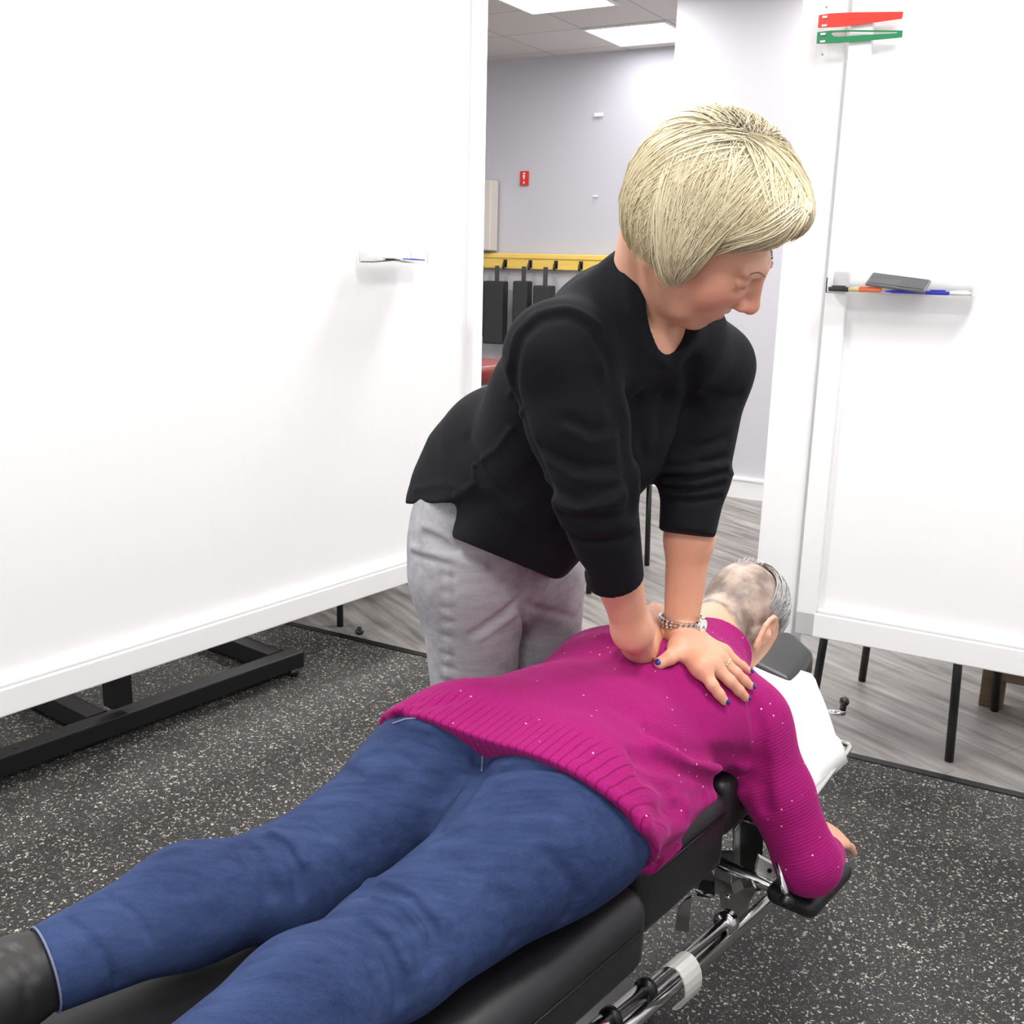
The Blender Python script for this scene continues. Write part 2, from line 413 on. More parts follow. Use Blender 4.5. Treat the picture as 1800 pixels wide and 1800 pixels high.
# pillar in front of the far wall
pf = AZ(1143, 853, 0); PIL_D = float((WP - pf) @ VR)
pc = pf + UR * 0.85 + VR * (PIL_D / 2)
struct(slab('wall_pillar', pc + ZZ * CEIL / 2, (1.7, PIL_D, CEIL), M['wall']))
def baseboard(name, c, length, h=0.13):
    bm = bmesh.new(); box(bm, (0, 0, h / 2), (length, 0.018, h)); box(bm, (0, -0.004, h - 0.012), (length, 0.026, 0.018), bev=0.004)
    o = obj(name, bm, M['white_trim']); o.matrix_world = Matrix.Translation(Vector(c)) @ Matrix.Rotation(RA, 4, 'Z'); return struct(o)
baseboard('baseboard_pillar', pf + UR * 0.85 - VR * 0.01, 1.72)
baseboard('baseboard_back', np.array([WP[0], WP[1], 0]) - VR * 0.01 - UR * 3, 7.0)

# ceiling lights
def troffer(corner, label, vis=True):
    """corner: near-left corner in the room grid"""
    c = corner + UR * 0.305 + VR * 0.305
    t = empty('ceiling_light', (c[0], c[1], CEIL - 0.001), label, 'ceiling light', 'square ceiling lights', RA)
    bm = bmesh.new()
    for x, y, sx, sy in ((0, 0.295, 0.61, 0.02), (0, -0.295, 0.61, 0.02), (0.295, 0, 0.02, 0.57), (-0.295, 0, 0.02, 0.57)): box(bm, (x, y, -0.006), (sx, sy, 0.012), bev=0.002)
    link('light_frame', bm_mesh(bm, 'light_frame'), M['white_trim'], t).matrix_parent_inverse = Matrix()
    bm = bmesh.new(); box(bm, (0, 0, -0.004), (0.57, 0.57, 0.006), bev=0.002)
    d = link('diffuser', bm_mesh(bm, 'diffuser'), M['emit'], t, 'glowing white diffuser'); d.matrix_parent_inverse = Matrix()
    return t
troffer(TB, 'lit square ceiling light nearest the far grey wall, right beside the pillar')
TA = AZ(935, 23, CEIL) - VR * 0.61
troffer(TA, 'lit square ceiling light cut off by the top edge, nearer than the other')

# lamps of the room (the troffers above and behind the photographer) as area lights
for i, (x, y, p) in enumerate(((-1.2, 1.6, 34), (0.9, 1.2, 36), (2.6, 2.2, 24), (-2.6, 3.2, 34), (-0.2, -0.8, 46), (0.4, 3.8, 44), (2.4, 4.6, 36), (-1.4, 6.0, 36), (0.3, 6.3, 24), (1.9, 5.8, 26), (1.6, -1.5, 34))):
    area('room_lamp', (x, y, CEIL - 0.03), (0.57, 0.57), p, (0, 0, RA))

# rubber mat on the floor
e0 = AZ(500, 1100, 0); e1 = AZ(1800, 1408, 0); du = unit(e1 - e0); dv = np.array([-du[1], du[0], 0])
mang = math.atan2(du[1], du[0])
mc = (e0 + e1) / 2 - dv * 2.3
mo = boxobj('rubber_floor_mat', (0, 0, 0), (7.0, 4.6, 0.006), M['fleck']); mo.matrix_world = Matrix.Translation(Vector(mc) + Vector((0, 0, 0.003))) @ Matrix.Rotation(mang, 4, 'Z')
tag(mo, 'black rubber floor mat speckled with pale flecks under the treatment table', 'floor mat')
to = boxobj('trim_1', (0, 0, 0), (7.0, 0.03, 0.009), M['rubber']); to.matrix_world = Matrix.Translation(Vector(mc + dv * 2.315) + Vector((0, 0, 0.0045))) @ Matrix.Rotation(mang, 4, 'Z'); struct(to)

# ------------------------------------------------------------------ partitions
def panel(name, corner, ang, length, z0, h, label, mirror=False):
    """corner: world point at the panel's bottom end; local x runs along ang"""
    t = empty(name, (corner[0], corner[1], 0), label, 'partition', None, ang)
    bm = bmesh.new(); box(bm, (length / 2, 0.012, z0 + h / 2), (length - 0.02, 0.02, h - 0.02))
    link('beadboard', bm_mesh(bm, 'beadboard'), M['bead'], t, 'grooved white beadboard').matrix_parent_inverse = Matrix()
    bm = bmesh.new()
    box(bm, (length / 2, 0.0, z0 + 0.035), (length, 0.05, 0.07), bev=0.004); box(bm, (length / 2, 0.0, z0 + h - 0.035), (length, 0.05, 0.07), bev=0.004)
    box(bm, (0.0275, 0.0, z0 + h / 2), (0.055, 0.05, h), bev=0.004); box(bm, (length - 0.0275, 0.0, z0 + h / 2), (0.055, 0.05, h), bev=0.004)
    box(bm, (length / 2, -0.012, z0 + 0.076), (length - 0.11, 0.02, 0.014), bev=0.005)
    link('panel_frame', bm_mesh(bm, 'panel_frame'), M['white'], t, 'smooth white frame').matrix_parent_inverse = Matrix()
    return t
ZL = 0.28; ZR = 0.36
pa = AZ(0, 1255, ZL); pb = AZ(832, 982, ZL); dl = unit(pb - pa); angL = math.atan2(dl[1], dl[0])
LEN = 3.0; pl0 = pb - dl * LEN
pl = panel('partition_panel', pl0, angL, LEN, ZL, 2.2, 'large white beadboard partition filling the left side, on a black floor frame')
nl = np.array([dl[1], -dl[0], 0])                                       # towards the camera side
# black rolling frame beneath the left panel (part of the partition)
ba = AZ(0, 1335, 0.075); bb = AZ(535, 1146, 0.075); db = unit(bb - ba)
def lpt(t, w): # world -> local of an empty
    return t.matrix_world.inverted() @ Vector(w)
def beam(name, t, a, b, w, h, m, label=None, bev=0.004):
    a = np.array(a); b = np.array(b); d = b - a; L = float(np.linalg.norm(d[:2])); an = math.atan2(d[1], d[0])
    bm = bmesh.new(); box(bm, (a + b) / 2, (L, w, h), rz=an, bev=bev)
    return link(name, bm_mesh(bm, name), m, t, label)
fa = np.array([ba[0], ba[1], 0.05]) - db * 1.6; fb = np.array([bb[0], bb[1], 0.05])
back = np.array([-db[1], db[0], 0])
if back @ nl > 0: back = -back
off = back * 0.03
beam('floor_beam', pl, fa + off, fb + off, 0.06, 0.055, M['black_metal'], 'front black floor beam')
beam('floor_beam', pl, fa + back * 0.62, fb + back * 0.62 - db * 0.1, 0.06, 0.055, M['black_metal'], 'rear black floor beam')
for px, py in ((495, 1150), (185, 1262)):
    q = PLN(px, py, np.array([0, 0, 0.08]), ZZ); s = (q - fa) @ db
    c0 = fa + db * s; beam('cross_bar', pl, c0 + back * 0.06, c0 + back * 0.6, 0.06, 0.05, M['black_metal'])
s = (PLN(199, 1245, np.array([0, 0, 0.08]), ZZ) - fa) @ db
for ss in (s, s - 1.1, s + 0.72):
    c0 = fa + db * ss + back * 0.03
    bm = bmesh.new(); box(bm, c0 + np.array([0, 0, 0.5]), (0.065, 0.05, 0.9), rz=math.atan2(db[1], db[0]), bev=0.003)
    if ss != s + 0.72: link('upright_post', bm_mesh(bm, 'upright_post'), M['black_metal'], pl)
    else: bm.free()
c0 = fa + db * (s + 0.62)
for c0 in (fa + db * (s + 0.95), fa + db * (s - 0.3)):
    bm = bmesh.new(); ball(bm, c0 + np.array([0, 0, 0.012 + 0.0]) + off, 0.016, (1, 1, 0.7)); tube(bm, [c0 + off + np.array([0, 0, 0.012]), c0 + off + np.array([0, 0, 0.03])], 0.008)
    link('caster_foot', bm_mesh(bm, 'caster_foot', True), M['rubber'], pl)
for w in (fa + db * 0.4, fb - db * 0.05, fa + back * 0.62 + db * 0.4, fb + back * 0.62 - db * 0.2):
    bm = bmesh.new(); tube(bm, [(w[0], w[1], 0.006), (w[0], w[1], 0.03)], 0.015); link('caster_foot', bm_mesh(bm, 'caster_foot', True), M['rubber'], pl)

pr0 = AZ(1400, 1109, ZR); pr1 = AZ(1800, 1185, ZR); dr = unit(pr1 - pr0); angR = math.atan2(dr[1], dr[0])
pr0 = np.array([pr0[0], pr0[1], 0])
pr = panel('partition_panel', pr0, angR, 1.7, ZR, 2.2, 'white beadboard partition at the right carrying an acrylic tray and coloured flags')
nr = np.array([dr[1], -dr[0], 0])
# white post the right panel hangs on
pst = empty('support_post', pr0 - dr * 0.075 - nr * 0.045, 'plain white square post at the left end of the right partition', 'post', None, angR)
bm = bmesh.new(); box(bm, (0, 0.03, 1.28), (0.118, 0.118, 2.56), bev=0.004); link('post_shaft', bm_mesh(bm, 'post_shaft'), M['white'], pst).matrix_parent_inverse = Matrix()
bm = bmesh.new(); box(bm, (0, 0.03, 0.01), (0.14, 0.14, 0.02), bev=0.004); link('base_plate', bm_mesh(bm, 'base_plate'), M['white'], pst).matrix_parent_inverse = Matrix()

# ------------------------------------------------------------------ trays, flags, small things on the partitions
def on_right(px, py, off=0.025): return PLN(px, py, pr0 + nr * off, nr)
def on_left(px, py, off=0.025): return PLN(px, py, pb + nl * off, nl)
def lobj(name, bm, m, t, label=None, smooth=False): return link(name, bm_mesh(bm, name, smooth), m, t, label)
# right tray
a = on_right(1464, 513); b_ = on_right(1716, 518); w = float((b_ - a) @ dr); top = on_right(1464, 477)
hh = float(top[2] - a[2])
tr = empty('acrylic_tray', a, 'clear acrylic tray holding a phone and pens on the right partition', 'tray', None, angR)
def tray(t, w, h, d, m):
    bm = bmesh.new(); box(bm, (w / 2, -d / 2, 0.0), (w, d, 0.003)); obj_ = lobj('tray_floor', bm, m, t); obj_.matrix_parent_inverse = Matrix()
    bm = bmesh.new(); box(bm, (w / 2, -0.002, h / 2), (w, 0.003, h)); o = lobj('tray_back', bm, m, t); o.matrix_parent_inverse = Matrix()
    bm = bmesh.new(); box(bm, (w / 2, -d, h * 0.35), (w, 0.003, h * 0.7)); o = lobj('tray_front', bm, m, t); o.matrix_parent_inverse = Matrix()
    for x in (0, w):
        bm = bmesh.new(); box(bm, (x, -d / 2, h * 0.35), (0.003, d, h * 0.7)); o = lobj('tray_end', bm, m, t); o.matrix_parent_inverse = Matrix()
tray(tr, w, hh, 0.075, M['acrylic'])
def child_local(name, bm, m, t, label=None, smooth=False):
    o = lobj(name, bm, m, t, label, smooth); o.matrix_parent_inverse = Matrix(); return o
zf = a[2] + 0.002
def tray_pt(f, d, z=0.0): q = a + dr * (w * f) + nr * d; return np.array([q[0], q[1], zf + z])
# phone leaning
ph = empty('phone', tray_pt(0.48, 0.035, 0.026), 'grey smartphone lying tilted on top of the pens in the clear tray', 'phone', None, angR)
Rt = Matrix.Rotation(math.radians(6), 4, 'Y') @ Matrix.Rotation(math.radians(22), 4, 'X')
bm = bmesh.new(); box(bm, (0, 0, 0), (0.145, 0.07, 0.009), bev=0.004, mtx=Rt, seg=3); child_local('phone_body', bm, M['steel'], ph, 'silver edged body')
bm = bmesh.new(); q = Rt @ Vector((0, 0, 0.005)); box(bm, q, (0.136, 0.062, 0.001), mtx=Rt); child_local('screen', bm, M['phone'], ph, 'dark glass screen')
def pen(c, L, rad, m, m2, ang, label, grp=None):
    t = empty('pen', c, label, 'pen', grp, ang)
    bm = bmesh.new(); tube(bm, [(-L / 2 + 0.02, 0, 0), (L / 2 - 0.05, 0, 0)], rad); child_local('barrel', bm, m, t, smooth=True)
    bm = bmesh.new(); tube(bm, [(L / 2 - 0.05, 0, 0), (L / 2, 0, 0)], [rad * 1.15, rad * 1.05]); box(bm, (L / 2 - 0.025, 0, rad * 1.4), (0.035, 0.003, 0.003)); child_local('cap', bm, m2, t)
    bm = bmesh.new(); tube(bm, [(-L / 2 + 0.02, 0, 0), (-L / 2, 0, 0)], [rad * 0.9, 0.001]); child_local('tip', bm, m2, t)
    return t
pen(tray_pt(0.62, 0.058, 0.005), 0.15, 0.0042, M['blueink'], M['blueink'], angR, 'blue ballpoint pen lying along the front of the clear tray')
pen(tray_pt(0.84, 0.045, 0.005), 0.10, 0.004, M['blueink'], M['white'], angR, 'short blue and white pen at the right end of the clear tray')
pen(tray_pt(0.16, 0.05, 0.006), 0.11, 0.0055, M['cream'], M['rubber'], angR + math.pi, 'cream pen with black cap at the left end of the clear tray')
hl = empty('highlighter', tray_pt(0.30, 0.05, 0.008), 'stubby orange highlighter beside the phone in the clear tray', 'highlighter', None, angR)
bm = bmesh.new(); box(bm, (0, 0, 0), (0.055, 0.02, 0.014), bev=0.005, seg=3); child_local('highlighter_body', bm, M['orange'], hl)
bm = bmesh.new(); box(bm, (-0.034, 0, 0), (0.016, 0.014, 0.010), bev=0.003); child_local('highlighter_tip', bm, M['cream'], hl)
# flags at the top
fl0 = PLN(1437, 30, pr0 + nr * 0.02, nr)
fl = empty('flag_holder', PLN(1450, 55, pr0 + nr * 0.02, nr), 'clear wall bracket with two screws holding the red and green flags', 'bracket', None, angR)
bm = bmesh.new(); hz = 0.115
outl = [(-0.018 , -0.002, -0.065 )]
pts = [(-0.018, -0.05), (0.018, -0.05), (0.018, 0.05), (-0.018, 0.05)]
cap = lambda s: [(0.018 * math.cos(t_), s * 0.05 + s * 0.018 * math.sin(t_) ) for t_ in np.linspace(0, math.pi, 9)]
o2 = cap(1) + [(x_, y_) for x_, y_ in cap(-1)[::-1]]
prism(bm, [(x_, 0, y_) for x_, y_ in o2], (0, -0.004, 0)); child_local('bracket_plate', bm, M['acrylic'], fl)
for s_ in (-1, 1):
    bm = bmesh.new(); ball(bm, (0, -0.005, s_ * 0.055), 0.0025); child_local('screw', bm, M['steel'], fl)
def flag(name, pix, cut, m, lab, depth):
    P = [PLN(x, y, pr0 + nr * (0.03 + depth), nr) for x, y in pix]
    o = empty(name, P[0], lab, 'flag', 'status flags')
    bm = bmesh.new()
    if cut is None: prism(bm, P, nr * 0.003)
    else:                                            # ring between outline and cut-out, same count
        C = [PLN(x, y, pr0 + nr * (0.03 + depth), nr) for x, y in cut]; n = len(P)
        fr = [[bm.verts.new(Vector(q + nr * dz)) for q in L_] for dz in (0, 0.003) for L_ in (P, C)]
        for i in range(n):
            j = (i + 1) % n
            bm.faces.new((fr[0][i], fr[0][j], fr[1][j], fr[1][i])); bm.faces.new((fr[2][i], fr[3][i], fr[3][j], fr[2][j]))
            bm.faces.new((fr[0][i], fr[2][i], fr[2][j], fr[0][j])); bm.faces.new((fr[1][i], fr[1][j], fr[3][j], fr[3][i]))
    link('flag_blade', bm_mesh(bm, 'flag_blade'), m, o)
    for (x, y) in ((pix[0][0] + 10, pix[0][1] + 3), (pix[0][0] + 9, pix[-1][1] - 4)):
        q = PLN(x, y, pr0 + nr * (0.035 + depth), nr); bm = bmesh.new(); tube(bm, [q - dr * 0.006, q + dr * 0.006], 0.0028, 8); link('hinge_tab', bm_mesh(bm, 'hinge_tab', True), M['white'], o)
flag('red_flag', [(1440, 27), (1460, 24), (1500, 22), (1588, 21), (1586, 33), (1500, 45), (1470, 48), (1438, 49)], None, M['red'], 'red plastic status flag sticking out above the green one', 0.004)
flag('green_flag', [(1437, 57), (1460, 54), (1495, 53), (1587, 54), (1586, 66), (1500, 74), (1470, 76), (1436, 77)], [(1461, 60), (1464, 57.5), (1495, 56), (1578, 57), (1577, 58.5), (1500, 63), (1475, 65), (1466, 64)], M['green'], 'green plastic status flag with a slot, below the red one', 0.004)
# left tray
a2 = on_left(632, 461); b2 = on_left(722, 461); w2 = abs(float((b2 - a2) @ dl))
tl = empty('acrylic_tray', a2, 'small clear tray with folded papers on the left partition', 'tray', None, angL)
tray(tl, w2, 0.05, 0.07, M['acrylic'])
pp = empty('folded_papers', a2 + dl * w2 * 0.5 + nl * 0.035 + np.array([0, 0, 0.004]), 'crumpled blue and white papers lying in the small left tray', 'papers', None, angL)
for i, (x0, ww, m_) in enumerate(((-0.06, 0.12, M['phone']), (0.02, 0.1, M['paper']), (0.09, 0.05, M['blueink']))):
    bm = bmesh.new()
    box(bm, (x0, 0, 0.002 + 0.003 * i), (ww, 0.05, 0.003), mtx=Matrix.Rotation(math.radians((-4, 7, 3)[i]), 4, 'Y')); child_local('paper_sheet', bm, m_, pp)
# ------------------------------------------------------------------ far wall fittings
def wall_thing(name, px, py, label, cat, off=0.0):
    return empty(name, onwall(px, py, off), label, cat, None, RA)
def wsize(x0, y0, x1, y1, off=0.0):
    p = onwall(x0, y0, off); q = onwall(x1, y1, off); return p, float((q - p) @ UR), float(p[2] - q[2])
p, ww, hh = wsize(915, 301, 929, 326)
sg = wall_thing('wall_sign', 922, 313.5, 'small red upright sign with white symbol on the far grey wall', 'sign')
bm = bmesh.new(); box(bm, (0, -0.004, 0), (abs(ww), 0.006, hh)); child_local('sign_plate', bm, M['red'], sg)
bm = bmesh.new(); s_ = hh / 0.12
for pts_ in ([(-.012, .045), (.012, .045), (.012, .035), (-.012, .035)], [(-.004, .03), (.012, .022), (.008, .012), (.004, .014), (.006, -.004), (0, -.012), (-.008, -.002), (-.006, .014), (-.014, .012), (-.012, .024)], [(-.008, -.026), (.008, -.026), (.004, -.034), (.008, -.046), (-.01, -.046), (-.004, -.036)]):
    prism(bm, [(x_ * s_, -0.0075, z_ * s_) for x_, z_ in pts_], (0, -0.001, 0))
child_local('sign_symbol', bm, M['white'], sg)
# electrical cabinet
p, ww, hh = wsize(800, 320, 876, 441)
eb = wall_thing('electrical_cabinet', 876, 441, 'beige metal electrical cabinet on the far wall above the yellow rail', 'cabinet')
bm = bmesh.new(); box(bm, (-0.32, -0.075, hh / 2), (0.64, 0.12, hh), bev=0.008); child_local('cabinet_case', bm, M['beige'], eb)
bm = bmesh.new(); box(bm, (-0.36, -0.14, hh * 0.46), (0.60, 0.012, hh * 0.66), bev=0.004); dr_ = child_local('cabinet_door', bm, M['beige'], eb)
bm = bmesh.new(); box(bm, (-0.11, -0.153, hh * 0.42), (0.05, 0.018, 0.035), bev=0.003); o = link('latch', bm_mesh(bm, 'latch'), M['steel'], dr_, 'grey steel latch')
o.matrix_parent_inverse = Matrix()
# small white plates modelled in place of bright reflections on the wall
for px0, py0, ww_, label in ((1053, 202, 0.075, 'white oblong plate standing in for a reflection on the far grey wall, the larger and higher one'), (1047, 345, 0.04, 'tiny white plate standing in for a reflection low on the far grey wall')):
    o = wall_thing('wall_glint', px0, py0, label, 'wall reflection')
    bm = bmesh.new(); box(bm, (0, -0.006, 0), (ww_, 0.012, ww_ * 0.38), bev=0.005, seg=3); child_local('glint_plate', bm, M['white'], o)
    bm = bmesh.new(); ball(bm, (0, -0.013, 0), 0.004); child_local('glint_stud', bm, M['white'], o)
# yellow rail with hooks and hanging pads
pL = onwall(800, 446, 0.0); pR = onwall(1110, 450, 0.0); zt = onwall(950, 446)[2]; zb_ = onwall(950, 473)[2]
rl = empty('wall_rail', onwall(950, 460), 'long yellow wooden rail on the far wall with straps hanging from its hooks', 'rail', None, RA)
Lr = 3.4
bm = bmesh.new(); box(bm, (0, -0.03, 0), (Lr, 0.05, (zt - zb_)), bev=0.004); box(bm, (0, -0.035, (zt - zb_) * 0.32), (Lr, 0.065, 0.035), bev=0.004); child_local('rail_board', bm, M['yellow'], rl)
HK = [845, 888, 932, 977, 1021]
for i, x in enumerate(HK):
    q = rl.matrix_world.inverted() @ Vector(onwall(x, 470, 0.06)); bm = bmesh.new()
    tube(bm, [(q.x, -0.055, 0.0), (q.x, -0.085, -0.02), (q.x, -0.095, -0.05), (q.x, -0.08, -0.06)], 0.009, 8); box(bm, (q.x, -0.06, -0.02), (0.03, 0.008, 0.06)); child_local('rail_hook', bm, M['black_metal'], rl, smooth=False)
for i, (x, y0, y1, wpx, cnt) in enumerate(((845, 494, 590, 48, 0), (872, 494, 604, 46, 1), (919, 494, 600, 34, 2), (957, 502, 600, 40, 3))):
    q = onwall(x, y0, 0.17); hz = float(onwall(x, y0, 0.17)[2] - onwall(x, y1, 0.17)[2]); wx = wpx * 0.0037
    t = empty('hanging_pad', q, ['thick dark grey pad hanging from the yellow rail, half hidden by the left partition', 'widest dark grey pad hanging in view from the yellow rail', 'narrow dark grey pad hanging third along the yellow rail', 'dark grey pad hanging just behind the black sweater shoulder'][cnt], 'pad', 'dark pads hanging from the yellow rail', RA + math.radians(12))
    bm = bmesh.new(); box(bm, (0, 0, -hz / 2), (wx, 0.13, hz), bev=0.012, seg=3); child_local('pad_block', bm, M['darkblock'], t)
    zh = float(rl.location.z - q[2]) - 0.05
    bm = bmesh.new(); box(bm, (0.0, 0.02, zh / 2 + 0.0), (0.035, 0.008, zh + 0.02)); child_local('hanging_strap', bm, M['strap'], t)
# treatment table behind the left partition, far off
bt = empty('background_table', AY(815, 660, 5.0) * np.array([1, 1, 0]), 'maroon padded treatment table in the background beyond the left partition edge', 'treatment table', None, RA)
zq = float(AY(850, 640, 5.0)[2])
bm = bmesh.new(); box(bm, (0, 0, zq - 0.035), (0.42, 0.55, 0.09), bev=0.03, seg=4); child_local('head_cushion', bm, M['redvinyl'], bt, smooth=True)
bm = bmesh.new(); box(bm, (-0.75, 0, zq - 0.05), (1.0, 0.6, 0.09), bev=0.03, seg=4); child_local('body_cushion', bm, M['redvinyl'], bt, smooth=True)
bm = bmesh.new(); box(bm, (-0.5, 0, zq - 0.11), (1.2, 0.3, 0.03), bev=0.005); child_local('table_frame', bm, M['chrome'], bt)
bm = bmesh.new(); box(bm, (-0.55, 0, (zq - 0.12) / 2), (0.4, 0.3, zq - 0.14), bev=0.01); box(bm, (-0.55, 0, 0.02), (1.1, 0.5, 0.04), bev=0.01); child_local('table_base', bm, M['black_metal'], bt)
# dark exercise ball behind the partition edge
q = AY(828, 712, 4.6); rb = 0.14
st = empty('black_stool', (q[0] - 0.02, q[1], 0), 'round black padded stool behind the partition edge near the maroon table', 'stool')
bm = bmesh.new(); ball(bm, (q[0] - 0.02, q[1], q[2] - 0.02), 0.17, (1, 1, 0.45), seg=28); link('stool_seat', bm_mesh(bm, 'stool_seat', True), M['black_vinyl'], st)
bm = bmesh.new(); tube(bm, [(q[0] - 0.02, q[1], 0.08), (q[0] - 0.02, q[1], q[2] - 0.06)], 0.025, 14); link('stool_column', bm_mesh(bm, 'stool_column', True), M['chrome'], st)
for k in range(5):
    a_ = k * 2 * math.pi / 5; c_ = np.array([q[0] - 0.02, q[1], 0.08]); e_ = c_ + np.array([math.cos(a_) * 0.24, math.sin(a_) * 0.24, -0.045])
    bm = bmesh.new(); tube(bm, [c_, e_], [0.018, 0.012], 8); ball(bm, e_ - np.array([0, 0, 0.012]), 0.022, seg=12); link('stool_leg', bm_mesh(bm, 'stool_leg', True), M['black_metal'], st)

# ------------------------------------------------------------------ waiting chairs
def make_chair(name, feet, label, splay=0.035, h=0.44, backdir=None):
    """feet: four floor points in order around the seat"""
    feet = [np.array([p_[0], p_[1], 0.0]) for p_ in feet]; c = sum(feet) / 4
    t = empty(name, c, label, 'chair', 'black waiting chairs')
    tops = [c + (p_ - c) * (1 - splay / 0.3) + np.array([0, 0, h]) for p_ in feet]
    for p_, q_ in zip(feet, tops):
        bm = bmesh.new(); tube(bm, [p_ + np.array([0, 0, 0.002]), q_], [0.0125, 0.0125], 12); link('leg', bm_mesh(bm, 'leg', True), M['black_metal'], t)
    e = unit(feet[1] - feet[0]); an = math.atan2(e[1], e[0]); sz = float(np.linalg.norm(tops[1] - tops[0])) + 0.05; sy = float(np.linalg.norm(tops[2] - tops[1])) + 0.05
    bm = bmesh.new(); box(bm, c + np.array([0, 0, h + 0.025]), (sz, sy, 0.05), rz=an, bev=0.02, seg=3); link('seat', bm_mesh(bm, 'seat', True), M['black_vinyl'], t)
    n_ = np.array([-e[1], e[0], 0]) * (backdir or 1); bc = c + n_ * (sy / 2 - 0.03)
    bm = bmesh.new(); box(bm, bc + np.array([0, 0, h + 0.33]), (sz * 0.95, 0.04, 0.3), rz=an, bev=0.015, seg=3); link('backrest', bm_mesh(bm, 'backrest', True), M['black_vinyl'], t)
    for s_ in (-1, 1):
        bm = bmesh.new(); tube(bm, [bc + e * s_ * sz * 0.4 + np.array([0, 0, h]), bc + e * s_ * sz * 0.4 + np.array([0, 0, h + 0.4])], 0.011, 10); link('back_post', bm_mesh(bm, 'back_post', True), M['black_metal'], t)
    return t
l1 = AZ(1668, 1338, 0); l2 = AZ(1515, 1197, 0); l3 = AZ(1425, 1262, 0); l4 = l1 + l2 - l3
l4 = AZ(1748, 1250, 0)
make_chair('waiting_chair', [l3, l1, l4, l2], 'black chair behind the right partition, its legs showing below the panel', splay=0.03, backdir=1)
q1 = AZ(1137, 994, 0); q2 = AZ(1035, 1043, 0); pv = np.array([-0.34, 0.29, 0])
make_chair('waiting_chair', [q2, q1, q1 + pv, q2 + pv], 'black chair on the vinyl floor beyond the woman in black, thin legs showing', splay=0.01, h=0.42)
r1 = AZ(598, 1101, 0); r2 = r1 + np.array([0.27, 0.37, 0]); pv = np.array([-0.34, 0.29, 0])
make_chair('waiting_chair', [r1, r2, r2 + pv, r1 + pv], 'black chair behind the left partition, one leg showing beneath it', splay=0.01, h=0.42)
# slatted wooden bench, right background
w1 = AZ(1722, 1240, 0)
bn = empty('slatted_bench', w1, 'low brown wooden bench with pale slatted top behind the right partition', 'bench', None, RA)
for x in (0, 1.1):
    for y in (0, 0.4):
        bm = bmesh.new(); box(bm, (x + 0.03, y + 0.03, 0.12), (0.07, 0.06, 0.24), bev=0.004); child_local('bench_leg', bm, M['wood'], bn)
bm = bmesh.new(); box(bm, (0.6, 0.0, 0.13), (1.1, 0.03, 0.06), bev=0.003); box(bm, (0.6, 0.46, 0.13), (1.1, 0.03, 0.06), bev=0.003); child_local('bench_rail', bm, M['wood'], bn)
for k in range(12):
    bm = bmesh.new(); box(bm, (0.1 + k * 0.092, 0.23, 0.175), (0.08, 0.46, 0.014), bev=0.003); child_local('bench_slat', bm, M['beige'], bn)

# ================================================================== TREATMENT TABLE
TA_ = math.radians(51.0); TS = np.array([math.cos(TA_), math.sin(TA_), 0]); TTv = np.array([math.sin(TA_), -math.cos(TA_), 0])
TO = np.array([0.0336, 1.394, 0])
def T(s, t, z): return TO + TS * (s * 0.975) + TTv * (t * 0.98) + ZZ * z
def toT(P): P = np.asarray(P, float); d = P - TO; return np.stack([d @ TS / 0.975, d @ TTv / 0.98, P[..., 2]], -1)
tb = empty('treatment_table', T(0, 0, 0), 'black padded chiropractic table with chrome rails, the woman in pink lies on it', 'treatment table', None, TA_)
def cushion(name, outline, z0, z1, r, m, label=None, k=3):
    """outline in (s, t) order; rounded top and bottom edges"""
    f = bmesh.new(); pts = [T(s, t, z0) for s, t in outline]
    prism(f, pts, (0, 0, z1 - z0)); bmesh.ops.recalc_face_normals(f, faces=f.faces)
    bmesh.ops.bevel(f, geom=list(f.edges), offset=r, segments=5, affect='EDGES', profile=0.5)
    return link(name, bm_mesh(f, name, True), m, tb, label)
c1 = cushion('leg_cushion', [(-0.725, -0.235), (-0.725, 0.235), (-0.012, 0.235), (-0.012, -0.235)], 0.43, 0.555, 0.036, M['black_vinyl'])
c2 = cushion('abdomen_cushion', [(0.0, -0.22), (0.0, 0.205), (0.27, 0.20), (0.27, -0.22)], 0.44, 0.575, 0.028, M['black_vinyl'])
c3 = cushion('chest_cushion', [(0.285, -0.2), (0.285, 0.185), (0.56, 0.175), (0.56, -0.2)], 0.47, 0.575, 0.022, M['black_vinyl'])
def seam(sl, parent):
    bm = bmesh.new(); tube(bm, sl, 0.0022, 6); link('cushion_seam', bm_mesh(bm, 'cushion_seam', True), M['rubber'], parent)
seam([T(-0.69, 0.236, 0.508), T(-0.05, 0.236, 0.508)], c1); seam([T(0.03, 0.2065, 0.545), T(0.25, 0.202, 0.545)], c2)
head_out = [(0.575, -0.25), (0.575, 0.215), (0.70, 0.205), (0.985, 0.03), (1.0, -0.09), (0.96, -0.2), (0.72, -0.26)]
c4 = cushion('head_cushion', head_out, 0.455, 0.515, 0.022, M['black_vinyl'])
c5 = cushion('face_cushion', [(0.93, -0.15), (0.86, 0.035), (1.08, -0.01), (1.17, -0.10), (1.12, -0.2)], 0.45, 0.53, 0.022, M['black_vinyl'])
